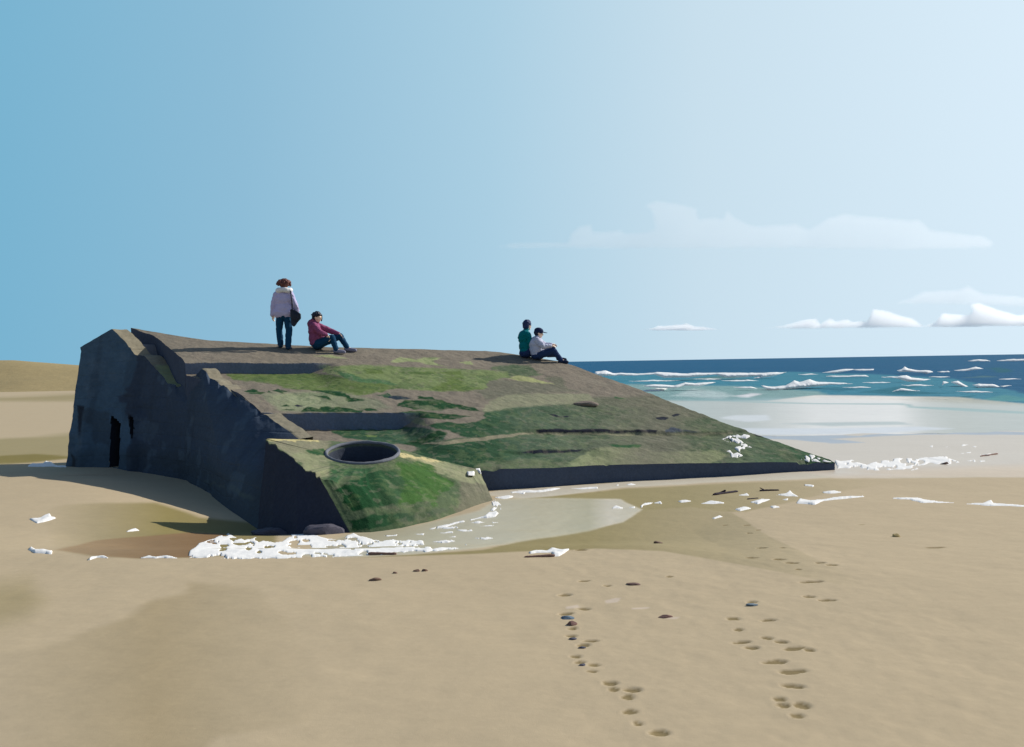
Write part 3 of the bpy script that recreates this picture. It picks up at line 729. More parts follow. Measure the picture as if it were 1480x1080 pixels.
# --- observation block with the round pit, nearest corner
CA, CB, CC = 0.99 - (-0.247) * (-3.74) - 0.131 * 15.3, -0.247, 0.131
def cp(pts):
    A = np.array(pts, float); return on_plane(A[:, 0], A[:, 1], CA, CB, CC)
def build_block():
    pit_c = at_depth([524], [655], 15.5)[0]
    R = 51.0 / F * 15.5
    T_px = [(385, 635), (404, 650), (430, 670), (452, 684), (463, 692), (500, 700), (545, 703), (600, 702), (650, 696), (680, 688), (694, 680), (640, 668), (578, 655), (520, 640), (460, 636.5), (420, 635.5)]
    B_px = [(372, 770), (392, 775), (430, 778), (480, 776), (507, 773), (535, 770), (570, 764.5), (620, 756), (668, 743), (700, 732), (714, 727)]
    T = cp(T_px)
    Bz = np.interp(np.arange(len(B_px)), [0, 4, 10], [-0.26, -0.14, -0.03])
    d = ray([b[0] for b in B_px], [b[1] for b in B_px]); t = (Bz - CAM_H) / d[:, 2]
    B = d * t[:, None]; B[:, 2] += CAM_H
    Bk = T[len(B):].copy(); Bk[:, 2] = -0.3
    B = np.vstack([B, Bk])
    n = len(T); NS = 24
    sub = lambda Q: np.vstack([Q[i] + (Q[(i + 1) % n] - Q[i]) * (k / NS) for i in range(n) for k in range(NS)])
    Td, Bd = sub(T), sub(B); M = len(Td)
    ja = np.arange(M) / NS
    jit = fbm(ja * 3.1, ja * 0 + 2, 118, 4) * (np.arange(M) % (n * NS) < 10 * NS)
    Td[:, 2] += 0.035 * jit; Td[:, 0] += 0.03 * jit
    ang = np.arctan2(Td[:, 1] - pit_c[1], Td[:, 0] - pit_c[0])
    QB, QC = -0.031, 0.207
    circ = lambda r, dz=0: np.stack([pit_c[0] + r * np.cos(ang), pit_c[1] + r * np.sin(ang), pit_c[2] + QB * r * np.cos(ang) + QC * r * np.sin(ang) + dz], 1)
    rings = [circ(R * 0.97, -1.0), circ(R * 0.97, -0.5), circ(R * 0.98, -0.2), circ(R * 0.99, -0.06), circ(R, -0.01)]
    kinds = [1, 1, 1, 1, 0]
    c0 = circ(R * 1.0, 0.0)
    for f in np.linspace(0, 1, 46)[1:]:
        q = c0 * (1 - f) + Td * f
        q[:, 2] += 0.015 * fbm(q[:, 0] * 3, q[:, 1] * 3, 111, 3) * min(1, f * 4)
        rings.append(q); kinds.append(0)
    front = np.zeros(M); 
    for i in range(4 * NS, 10 * NS): front[i] = math.sin(math.pi * (i - 4 * NS) / (6.0 * NS))
    for f in np.linspace(0, 1.35, 74)[1:]:
        q = Td * (1 - f) + Bd * f
        bul = 0.13 * math.sin(math.pi * min(f, 1)) * front
        q[:, 0] += bul * 0.82; q[:, 1] -= bul * 0.57
        nn = 0.03 * fbm(q[:, 0] * 1.6 + q[:, 1], q[:, 2] * 2.5 + q[:, 1] * .7, 112, 4) * min(1, f * 6)
        q[:, 0] += nn; q[:, 1] -= nn
        rings.append(q); kinds.append(2)
    P = np.vstack(rings); kd = np.repeat(kinds, M)
    px, py = project(P)
    seq = np.tile(np.arange(M), len(rings))
    col = np.tile(np.array(lin((86, 100, 72))), (len(P), 1))
    fu = P[:, 0] * 0.57 + P[:, 1] * 0.82; fv = P[:, 0] * 0.82 - P[:, 1] * 0.57 - P[:, 2] * 1.3
    wob = (8 * fbm(fu * 3.5, fv * 3.5, 113, 5) + 4 * fbm(fu * 12, fv * 12, 116, 3), 4.5 * fbm(fu * 3.5 + 7, fv * 3.5, 114, 5) + 3 * fbm(fu * 12 + 3, fv * 12, 117, 3))
    DK = (16, 62, 30)
    L = [
        ([(385, 633), (470, 634), (478, 660), (480, 690), (462, 692), (430, 668)], (128, 126, 102), 3),
        ([(420, 655), (455, 650), (490, 668), (470, 690), (445, 678)], (136, 140, 106), 4, 0.8),
        ([(444, 648), (466, 649), (470, 657), (448, 657)], (40, 78, 46), 1.2),
        ([(668, 660), (700, 670), (720, 735), (655, 752), (664, 720), (662, 690)], (108, 107, 88), 6),
        ([(580, 655), (640, 668), (700, 682), (705, 700), (680, 700), (650, 690), (620, 676)], [(580, (168, 160, 120)), (640, (140, 142, 110)), (700, (136, 138, 108))], 3),
        ([(575, 654), (600, 658), (640, 667), (630, 668), (580, 659)], (196, 182, 134), 0.8),  # sunlit ridge edge, highlight painted into the colour
        ([(386, 634), (460, 635), (458, 638), (390, 638)], (192, 180, 128), 0.8),  # back edge highlight, painted likewise
        ([(476, 690), (480, 680), (478, 662), (520, 672), (580, 668), (575, 680), (530, 690), (510, 700), (490, 700)], (86, 100, 70), 3, 0.8),
        ([(478, 681), (500, 676), (545, 674), (528, 684), (500, 692), (484, 700)], (48, 86, 54), 2, 0.9),
        ([(484, 709), (510, 697), (530, 684), (545, 678), (585, 677), (620, 690), (610, 722), (560, 732), (530, 735), (515, 740), (505, 737), (496, 725), (500, 716)], [(500, DK), (530, (24, 68, 36)), (575, (56, 84, 54)), (610, (66, 96, 52))], 1.5),
        ([(575, 672), (600, 668), (622, 674), (640, 690), (656, 698), (650, 710), (635, 716), (635, 731), (627, 733), (620, 722), (610, 722), (600, 728), (575, 731), (585, 700)], (64, 98, 46), 2),
        ([(502, 752), (540, 745), (600, 740), (648, 736), (645, 742), (600, 752), (560, 760), (512, 770)], [(500, DK), (560, (40, 76, 48)), (640, (84, 94, 74))], 1.5),
        ([(545, 660), (575, 656), (577, 664), (550, 668)], (76, 98, 66), 1.5),
    ]
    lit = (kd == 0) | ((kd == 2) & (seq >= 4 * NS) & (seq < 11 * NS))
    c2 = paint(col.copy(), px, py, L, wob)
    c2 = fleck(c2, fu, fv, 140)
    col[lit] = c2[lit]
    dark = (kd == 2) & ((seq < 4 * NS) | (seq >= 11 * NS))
    col[dark] = np.array(lin((50, 54, 66)))  # sides turned from the sun: shade put into the colour
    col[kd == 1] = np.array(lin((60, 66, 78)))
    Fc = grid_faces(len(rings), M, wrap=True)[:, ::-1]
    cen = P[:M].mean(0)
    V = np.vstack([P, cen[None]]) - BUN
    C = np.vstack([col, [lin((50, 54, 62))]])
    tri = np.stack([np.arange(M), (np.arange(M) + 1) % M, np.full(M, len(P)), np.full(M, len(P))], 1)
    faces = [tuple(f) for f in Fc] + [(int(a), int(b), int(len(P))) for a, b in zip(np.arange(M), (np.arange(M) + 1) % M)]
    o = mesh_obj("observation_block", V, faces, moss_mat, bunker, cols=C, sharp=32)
    # rim ring
    th = np.linspace(0, 2 * math.pi, 97)[:-1]; NSEC = 14; RV = []
    for a in th:
        for k in range(NSEC):
            b = 2 * math.pi * k / NSEC
            r = R * 1.02 + 0.026 * math.cos(b); h = 0.026 * math.sin(b) + 0.008
            xx, yy = pit_c[0] + r * math.cos(a), pit_c[1] + r * math.sin(a)
            RV.append((xx, yy, pit_c[2] + QB * (xx - pit_c[0]) + QC * (yy - pit_c[1]) + h + 0.008 * fbm(np.array([a * 6]), np.array([b]), 115, 2)[0]))
    RV = np.array(RV) - BUN
    ii = np.arange(96)[:, None]; kk = np.arange(NSEC)[None, :]
    RF = np.stack([ii * NSEC + kk, ((ii + 1) % 96) * NSEC + kk, ((ii + 1) % 96) * NSEC + (kk + 1) % NSEC, ii * NSEC + (kk + 1) % NSEC], -1).reshape(-1, 4)
    rm = material("rim_concrete", base=lin((112, 116, 124)), rough=0.8, spec=0.2, vary=0.15, vary_scale=5, alb=0.9, bump=[(30, 0.3, 0.01)])
    r = mesh_obj("pit_rim", RV, RF, rm, o)
build_block()
# ------------------------------------------------------------------ rounded solids (bodies, clothes) fused into one skin
def capsule(p0, r0, p1, r1, n=14, m=5):
    p0 = np.array(p0, float); p1 = np.array(p1, float); ax = p1 - p0; L = np.linalg.norm(ax)
    ax = ax / L if L > 1e-6 else np.array([0, 0, 1.0])
    h = np.array([0, 0, 1.0]) if abs(ax[2]) < 0.9 else np.array([1.0, 0, 0])
    u = np.cross(ax, h); u /= np.linalg.norm(u); v = np.cross(ax, u)
    rows = []
    for k in range(m + 1):
        a = -math.pi / 2 + (math.pi / 2) * k / m; rows.append((p0 + ax * r0 * math.sin(a), max(r0 * math.cos(a), 1e-4)))
    for k in range(m + 1):
        a = (math.pi / 2) * k / m; rows.append((p1 + ax * r1 * math.sin(a), max(r1 * math.cos(a), 1e-4)))
    th = np.linspace(0, 2 * math.pi, n, endpoint=False)
    V = np.vstack([c[None] + r * (np.cos(th)[:, None] * u + np.sin(th)[:, None] * v) for c, r in rows])
    Fc = [tuple(f) for f in grid_faces(len(rows), n, wrap=True)]
    Fc += [tuple(range(n - 1, -1, -1)), tuple(range(len(V) - n, len(V)))]
    return V, Fc
def blob(c, r, rot=None, nu=18, nv=12):
    V = []
    for i in range(nv + 1):
        a = math.pi * (i / nv) - math.pi / 2
        for j in range(nu):
            b = 2 * math.pi * j / nu
            V.append((max(math.cos(a), 1e-3) * math.cos(b), max(math.cos(a), 1e-3) * math.sin(b), math.sin(a)))
    V = np.array(V) * np.array(r, float)
    if rot is not None: V = V @ np.array(rot).T
    V = V + np.array(c, float)
    Fc = [tuple(f) for f in grid_faces(nv + 1, nu, wrap=True)]
    Fc += [tuple(range(nu - 1, -1, -1)), tuple(range(len(V) - nu, len(V)))]
    return V, Fc
def rot_y(a):
    c, s = math.cos(a), math.sin(a); return [[c, 0, s], [0, 1, 0], [-s, 0, c]]
def fuse(name, solids, mat, parent, voxel=0.009, it=3, wrinkle=0.0, seed=1):
    V = []; Fc = []
    for v, f in solids:
        b = sum(len(q) for q in V); V.append(v); Fc += [tuple(i + b for i in g) for g in f]
    V = np.vstack(V)
    me = bpy.data.meshes.new(name); me.from_pydata([tuple(q) for q in V], [], Fc); me.update()
    tmp = bpy.data.objects.new(name, me); COL.objects.link(tmp)
    rm = tmp.modifiers.new('r', 'REMESH'); rm.mode = 'VOXEL'; rm.voxel_size = voxel
    sm = tmp.modifiers.new('s', 'SMOOTH'); sm.factor = 0.5; sm.iterations = it
    dg = bpy.context.evaluated_depsgraph_get()
    out = bpy.data.meshes.new_from_object(tmp.evaluated_get(dg), depsgraph=dg)
    bpy.data.objects.remove(tmp); bpy.data.meshes.remove(me)
    out.name = name
    if wrinkle:
        n = len(out.vertices); co = np.empty(n * 3, np.float32); out.vertices.foreach_get('co', co); co = co.reshape(-1, 3)
        no = np.empty(n * 3, np.float32); out.vertices.foreach_get('normal', no); no = no.reshape(-1, 3)
        f = fbm(co[:, 0] * 14 + co[:, 1] * 9, co[:, 2] * 22 + co[:, 1] * 6, seed, 3)
        co = co + no * (wrinkle * f)[:, None]; out.vertices.foreach_set('co', co.ravel().astype(np.float32)); out.update()
    out.polygons.foreach_set('use_smooth', np.ones(len(out.polygons), bool))
    out.materials.clear(); out.materials.append(mat)
    o = bpy.data.objects.new(name, out); COL.objects.link(o); o.parent = parent
    return o
def chain(pts, rad):
    return [capsule(pts[i], rad[i], pts[i + 1], rad[i + 1]) for i in range(len(pts) - 1)]
def hand(wrist, direction, thumb, size=1.0, curl=0.5, down=(0, 0, -1)):
    """palm, four unequal bent fingers and a thumb from the side of the palm"""
    w = np.array(wrist, float); d = np.array(direction, float); d /= np.linalg.norm(d)
    t = np.array(thumb, float); t -= d * (t @ d); t /= np.linalg.norm(t)
    n = np.cross(d, t); dn = np.array(down, float)
    if n @ dn < 0: n = -n
    S = [capsule(w, 0.026 * size, w + d * 0.05 * size, 0.030 * size)]
    pc = w + d * 0.05 * size
    S.append(capsule(pc - t * 0.018 * size, 0.018 * size, pc + t * 0.018 * size + d * 0.035 * size, 0.017 * size))
    S.append(capsule(pc - t * 0.022 * size + d * 0.03 * size, 0.016 * size, pc + t * 0.02 * size, 0.017 * size))
    for k, L in enumerate((0.062, 0.078, 0.084, 0.074)):
        off = (k - 1.5) * 0.0185 * size
        a = pc + t * off + d * 0.036 * size
        b = a + (d * (1 - 0.35 * curl) + n * 0.5 * curl) * L * 0.5 * size
        c = b + (d * (0.8 - 0.8 * curl) + n * (0.3 + 0.7 * curl)) * L * 0.5 * size
        S += chain([a, b, c], [0.0098 * size, 0.009 * size, 0.008 * size])
    a = w + d * 0.025 * size + t * 0.026 * size
    b = a + (t * 0.7 + d * 0.6 + n * 0.2) * 0.034 * size; c = b + (d * 0.9 + n * 0.35 + t * 0.1) * 0.03 * size
    S += chain([a, b, c], [0.013 * size, 0.0105 * size, 0.009 * size])
    return S
def head(c, f, up=(0, 0, 1), s=1.0):
    """skull, jaw, brow, nose, lips, ears; f = direction the face looks"""
    c = np.array(c, float); f = np.array(f, float); f /= np.linalg.norm(f); up = np.array(up, float); up -= f * (up @ f); up /= np.linalg.norm(up)
    r = np.cross(f, up); R = np.stack([r, f, up], 1)
    at = lambda a, b, d: c + R @ np.array([a, b, d]) * s
    S = [blob(c + R @ np.array([0, -0.008, 0.022]) * s, np.array([0.074, 0.094, 0.088]) * s, R), blob(at(0, 0.022, -0.035), np.array([0.060, 0.070, 0.078]) * s, R),
         capsule(at(0, 0.066, -0.090), 0.024 * s, at(0, 0.045, -0.075), 0.034 * s),
         capsule(at(0, 0.088, 0.012), 0.010 * s, at(0, 0.109, -0.026), 0.0135 * s), capsule(at(-0.012, 0.096, -0.03), 0.009 * s, at(0.012, 0.096, -0.03), 0.009 * s),
         capsule(at(-0.034, 0.076, 0.022), 0.012 * s, at(0.034, 0.076, 0.022), 0.012 * s),
         capsule(at(-0.017, 0.088, -0.060), 0.0075 * s, at(0.017, 0.088, -0.060), 0.0075 * s)]
    for k in (-1, 1):
        S.append(blob(at(k * 0.077, -0.005, -0.012), np.array([0.012, 0.020, 0.032]) * s, R))
        S.append(blob(at(k * 0.042, 0.058, -0.025), np.array([0.022, 0.022, 0.022]) * s, R))
    return S, at, R
def eyes(at, R, parent, s=1.0):
    for k in (-1, 1):
        V, Fc = blob(at(k * 0.031, 0.081, 0.002), np.array([0.0125, 0.008, 0.0075]) * s, R, 12, 8)
        mesh_obj('eye', V, Fc, EYE, parent)
    V, Fc = blob(at(0, 0.0945, -0.060), np.array([0.02, 0.005, 0.0045]) * s, R, 12, 8)
    mesh_obj('mouth', V, Fc, LIP, parent)
def cloth(name, c, rough=0.9, alb=0.9, scale=18):
    return material(name, base=lin(c), rough=rough, spec=0.15, vary=0.10, vary_scale=scale, alb=alb, bump=[(35, 0.25, 0.01), (300, 0.15, 0.002)])
SKIN = material("skin", base=lin((250, 216, 188)), rough=0.6, spec=0.3, alb=0.95, vary=0.04, vary_scale=20)
EYE = material("eye_dark", base=(0.02, 0.018, 0.016), rough=0.2, spec=0.5)
LIP = material("lips", base=lin((176, 96, 88)), rough=0.5, spec=0.3)
DENIM = cloth("denim", (20, 66, 98))
NAVY = cloth("navy_cloth", (40, 60, 100))

def roof_z(x, y):
    return float(PA + PB * x + PC * y + roof_off(np.array([x]), np.array([y]))[0])
def stand_on_roof(px, py):
    p = rp([(px, py)])[0]
    for _ in range(6):
        p = at_depth([px], [py], p[1])[0]
        p[1] += (p[2] - roof_z(p[0], p[1])) / 0.26
    p[2] = roof_z(p[0], p[1]); return p

# --- standing person, seen from behind
def standing():
    o = stand_on_roof(411, 504)
    P = thing('person', 'standing person seen from behind in a lilac jacket, pale scarf and curly auburn hair', 'person', tuple(o))
    gl = lambda x, y: roof_z(o[0] + x, o[1] + y) - o[2]
    lf, rf = gl(-0.09, 0.05), gl(0.11, -0.08)
    hd, at, R = head((0.02, 0.03, 1.485), (0.05, 1, -0.08))
    S = hd + chain([(0.01, 0.0, 1.28), (0.015, 0.02, 1.42)], [0.055, 0.05])
    S += [blob((0.0, 0.0, 1.16), (0.165, 0.10, 0.17)), blob((0.0, 0.0, 0.95), (0.14, 0.10, 0.17)), blob((0, 0, 0.82), (0.155, 0.11, 0.11))]
    S += chain([(-0.165, 0, 1.27), (-0.235, -0.01, 1.02), (-0.262, 0.03, 0.79)], [0.05, 0.04, 0.028])
    S += chain([(0.165, 0, 1.27), (0.265, -0.02, 1.04), (0.295, 0.08, 0.86)], [0.05, 0.04, 0.028])
    S += hand((-0.262, 0.03, 0.80), (-0.03, 0.12, -1), (0.2, 1, 0), 1.08, 0.35, (1, 0, 0)) + hand((0.295, 0.08, 0.87), (-0.1, 0.5, -0.8), (-0.6, 0.6, 0), 1.0, 0.5, (-1, 0, 0))
    S += chain([(-0.085, 0, 0.80), (-0.115, 0.02, 0.45), (-0.09, 0.03, 0.10 + lf)], [0.09, 0.055, 0.04]) + chain([(0.085, 0, 0.80), (0.12, -0.03, 0.43), (0.105, -0.08, 0.10 + rf)], [0.09, 0.055, 0.04])
    for sx, sy, g in ((-0.09, 0.03, lf), (0.105, -0.08, rf)):
        S += chain([(sx, sy, 0.10 + g), (sx, sy + 0.02, 0.05 + g), (sx * 1.15, sy + 0.15, 0.035 + g)], [0.04, 0.04, 0.03])
    body = fuse('body', S, SKIN, P, 0.0085)
    eyes(at, R, body)
    J = [blob((0.0, 0.0, 1.15), (0.205, 0.145, 0.20)), blob((0.0, 0.0, 0.93), (0.215, 0.15, 0.2)), capsule((-0.10, 0, 0.845), 0.145, (0.10, 0, 0.845), 0.145), capsule((-0.15, 0, 1.27), 0.075, (0.15, 0, 1.27), 0.075), capsule((0, 0.01, 1.3), 0.08, (0, 0.01, 1.36), 0.07)]
    J += chain([(-0.165, 0, 1.27), (-0.24, -0.01, 1.02), (-0.268, 0.02, 0.805)], [0.078, 0.064, 0.054]) + chain([(0.165, 0, 1.27), (0.27, -0.02, 1.04), (0.305, 0.07, 0.88)], [0.078, 0.066, 0.054])
    fuse('jacket', J, cloth('lilac_cloth', (192, 186, 222)), P, 0.011, 3, 0.013, 5)
    T = [blob((0, 0, 0.78), (0.17, 0.115, 0.11))]
    T += chain([(-0.085, 0, 0.76), (-0.118, 0.02, 0.45), (-0.095, 0.03, 0.09 + lf)], [0.102, 0.078, 0.070]) + chain([(0.085, 0, 0.76), (0.122, -0.03, 0.43), (0.108, -0.08, 0.09 + rf)], [0.102, 0.080, 0.072])
    fuse('trousers', T, DENIM, P, 0.011, 3, 0.010, 6)
    C = [capsule((0.02 + 0.145 * math.cos(a), 0.01 + 0.12 * math.sin(a), 1.365 + 0.012 * math.sin(3 * a)), 0.062, (0.02 + 0.145 * math.cos(b), 0.01 + 0.12 * math.sin(b), 1.365 + 0.012 * math.sin(3 * b)), 0.062) for a, b in [(k * math.pi / 6, (k + 1) * math.pi / 6) for k in range(12)]]
    fuse('scarf', C, cloth('pale_scarf', (232, 232, 236)), P, 0.011, 3, 0.008, 7)
    H = [blob((0.02, 0.0, 1.525), (0.125, 0.118, 0.105))]
    r = random.Random(3)
    for k in range(95):
        a = r.uniform(0, 2 * math.pi); e = r.uniform(-0.35, 1.5)
        d = np.array([math.cos(a) * math.cos(e), math.sin(a) * math.cos(e), math.sin(e)])
        if d[1] > 0.55 and e < 0.75: continue
        q = np.array([0.02, -0.005, 1.515]) + d * np.array([0.155, 0.125, 0.098])
        H.append(blob(q, (r.uniform(0.022, 0.036),) * 3, None, 8, 6))
    fuse('hair', H, material('auburn_hair', base=lin((104, 64, 58)), rough=0.6, spec=0.25, vary=0.3, vary_scale=40, bump=[(90, 0.5, 0.01)]), P, 0.009, 1, 0.006, 8)
    SH = cloth('dark_boot', (22, 58, 84), 0.6)
    for sx, sy, g in ((-0.095, 0.03, lf), (0.108, -0.08, rf)):
        fuse('shoe', chain([(sx, sy - 0.03, 0.048 + g), (sx * 1.05, sy + 0.06, 0.046 + g), (sx * 1.15, sy + 0.17, 0.036 + g)], [0.05, 0.05, 0.04]), SH, P, 0.01, 2)
    # bag carried on the shoulder
    bag = thing('shoulder_bag', 'black shoulder bag hanging at the hip of the standing person', 'bag', (o[0] + 0.31, o[1] - 0.16, o[2] + 0.55))
    BM = material('black_leather', base=lin((22, 30, 48)), rough=0.55, spec=0.3, vary=0.15, vary_scale=12, bump=[(60, 0.3, 0.004)])
    b = lambda x, y, z: (x - 0.31, y + 0.16, z - 0.55)
    out = [(0.215, 0.885), (0.30, 0.86), (0.405, 0.79), (0.41, 0.70), (0.345, 0.63), (0.27, 0.535), (0.235, 0.56), (0.225, 0.72)]
    B = []
    for q in range(len(out)):
        q2 = (q + 1) % len(out)
        B.append(capsule(b(out[q][0], -0.16, out[q][1]), 0.03, b(out[q2][0], -0.16, out[q2][1]), 0.03))
    B += [blob(b(0.30, -0.16, 0.72), (0.105, 0.06, 0.13)), blob(b(0.27, -0.16, 0.82), (0.06, 0.045, 0.06)), blob(b(0.27, -0.16, 0.62), (0.05, 0.045, 0.07))]
    fuse('pouch', B, BM, bag, 0.01, 3, 0.006, 9)
    st = [b(0.235, -0.165, 0.87), b(0.245, -0.185, 1.02), b(0.225, -0.165, 1.18), b(0.195, -0.09, 1.33), b(0.17, 0.0, 1.375), b(0.18, 0.10, 1.31), b(0.23, 0.135, 1.1), b(0.27, 0.0, 0.86)]
    fuse('strap', chain(st, [0.017] * len(st)), BM, bag, 0.009, 2)
standing()

# --- seated person in burgundy
def seated_burgundy():
    o = stand_on_roof(461, 505.5)
    P = thing('person', 'person in a burgundy hooded jacket with short black hair sitting with knees drawn up', 'person', tuple(o))
    g = lambda x, y: roof_z(o[0] + x, o[1] + y) - o[2]
    f = (0.88, -0.40, -0.22)
    hd, at, R = head((-0.015, -0.02, 0.765), f)
    S = hd + chain([(-0.07, 0, 0.58), (-0.03, -0.01, 0.69)], [0.055, 0.05])
    S += [blob((-0.09, 0, 0.46), (0.11, 0.165, 0.17)), blob((-0.08, 0, 0.26), (0.11, 0.15, 0.16)), blob((-0.03, 0, 0.13 + g(0, 0)), (0.13, 0.17, 0.12))]
    hn, hf = (0.235, -0.20, 0.325), (0.475, 0.10, 0.36)
    S += chain([(-0.07, -0.17, 0.56), (0.09, -0.235, 0.395), hn], [0.05, 0.042, 0.028]) + chain([(-0.05, 0.15, 0.57), (0.20, 0.19, 0.46), hf], [0.05, 0.042, 0.028])
    S += hand(hn, (0.45, 0.02, -0.75), (0.5, -0.6, 0.2), 1.12, 0.7, (-0.6, 0, -0.7)) + hand(hf, (0.5, 0.05, -0.6), (0.4, -0.7, 0.2), 1.12, 0.7, (-0.5, 0, -0.8))
    kn, kf, an, af = (0.345, -0.17, 0.27), (0.485, 0.13, 0.31), (0.445, -0.19, 0.075 + g(.44, -.19)), (0.655, 0.10, 0.08 + g(.65, .1))
    S += chain([(0.0, -0.10, 0.13), kn, an], [0.085, 0.055, 0.04]) + chain([(0.02, 0.10, 0.14), kf, af], [0.085, 0.055, 0.04])
    S += chain([an, (0.60, -0.21, 0.04 + g(.6, -.21))], [0.04, 0.03]) + chain([af, (0.82, 0.06, 0.04 + g(.82, .06))], [0.04, 0.03])
    body = fuse('body', S, SKIN, P, 0.0085); eyes(at, R, body)
    J = [blob((-0.10, 0, 0.47), (0.145, 0.205, 0.20)), blob((-0.09, 0, 0.28), (0.15, 0.195, 0.19)), blob((-0.07, 0, 0.17), (0.15, 0.19, 0.11)), capsule((-0.08, -0.15, 0.57), 0.075, (-0.08, 0.15, 0.57), 0.075), capsule((-0.07, 0, 0.6), 0.085, (-0.05, 0, 0.65), 0.07)]
    J += [blob((-0.19, 0.0, 0.61), (0.075, 0.13, 0.095)), blob((-0.14, 0.0, 0.69), (0.045, 0.10, 0.05)), blob((0.02, -0.03, 0.31), (0.13, 0.15, 0.13))]
    J += chain([(-0.07, -0.17, 0.56), (0.09, -0.235, 0.395), (0.21, -0.205, 0.345)], [0.085, 0.068, 0.05]) + chain([(-0.05, 0.15, 0.57), (0.20, 0.19, 0.46), (0.44, 0.11, 0.375)], [0.085, 0.072, 0.05])
    fuse('jacket', J, cloth('burgundy_cloth', (146, 80, 116)), P, 0.011, 3, 0.013, 15)
    T = [blob((-0.02, 0, 0.12 + 0.01), (0.165, 0.2, 0.13))]
    T += chain([(0.0, -0.10, 0.14), kn, an], [0.115, 0.078, 0.062]) + chain([(0.02, 0.10, 0.15), kf, af], [0.115, 0.078, 0.062])
    fuse('trousers', T, DENIM, P, 0.011, 3, 0.010, 16)
    c = at(0, 0, 0)
    H = [blob(at(0, -0.03, 0.045), np.array([0.10, 0.105, 0.085]), R), blob(at(0, -0.075, -0.02), np.array([0.09, 0.06, 0.09]), R), blob(at(0, 0.058, 0.068), np.array([0.075, 0.035, 0.03]), R)]
    r = random.Random(5)
    for k in range(60):
        a = r.uniform(-math.pi, math.pi); e = r.uniform(-0.6, 1.4)
        d = np.array([math.cos(a) * math.cos(e), math.sin(a) * math.cos(e), math.sin(e)])
        if d[1] > 0.25 and e < 0.6: continue
        if e < 0 and d[1] > -0.1 and d[0] > 0: continue
        H.append(blob(at(d[0] * 0.105, -0.025 + d[1] * 0.105, 0.035 + d[2] * 0.09), (0.022,) * 3, None, 8, 6))
    H += chain([at(-0.085, 0.03, 0.05), at(-0.10, 0.045, -0.02), at(-0.105, 0.055, -0.075)], [0.03, 0.026, 0.014])
    H += chain([at(0.02, -0.11, 0.05), at(0.05, -0.15, 0.03)], [0.03, 0.014])
    fuse('hair', H, material('black_hair', base=lin((22, 30, 48)), rough=0.5, spec=0.35, vary=0.2, vary_scale=40, bump=[(90, 0.4, 0.008)]), P, 0.009, 2, 0.004, 18)
    SH = cloth('grey_shoe', (140, 138, 156), 0.7)
    for a, tip in ((an, (0.63, -0.215)), (af, (0.85, 0.055))):
        gz = g(tip[0], tip[1])
        fuse('shoe', chain([(a[0] - 0.03, a[1], a[2] - 0.028), ((a[0] + tip[0]) / 2, (a[1] + tip[1]) / 2, a[2] * 0.4 + gz * 0.6 + 0.02), (tip[0], tip[1], gz + 0.05)], [0.05, 0.05, 0.042]), SH, P, 0.01, 2)
seated_burgundy()

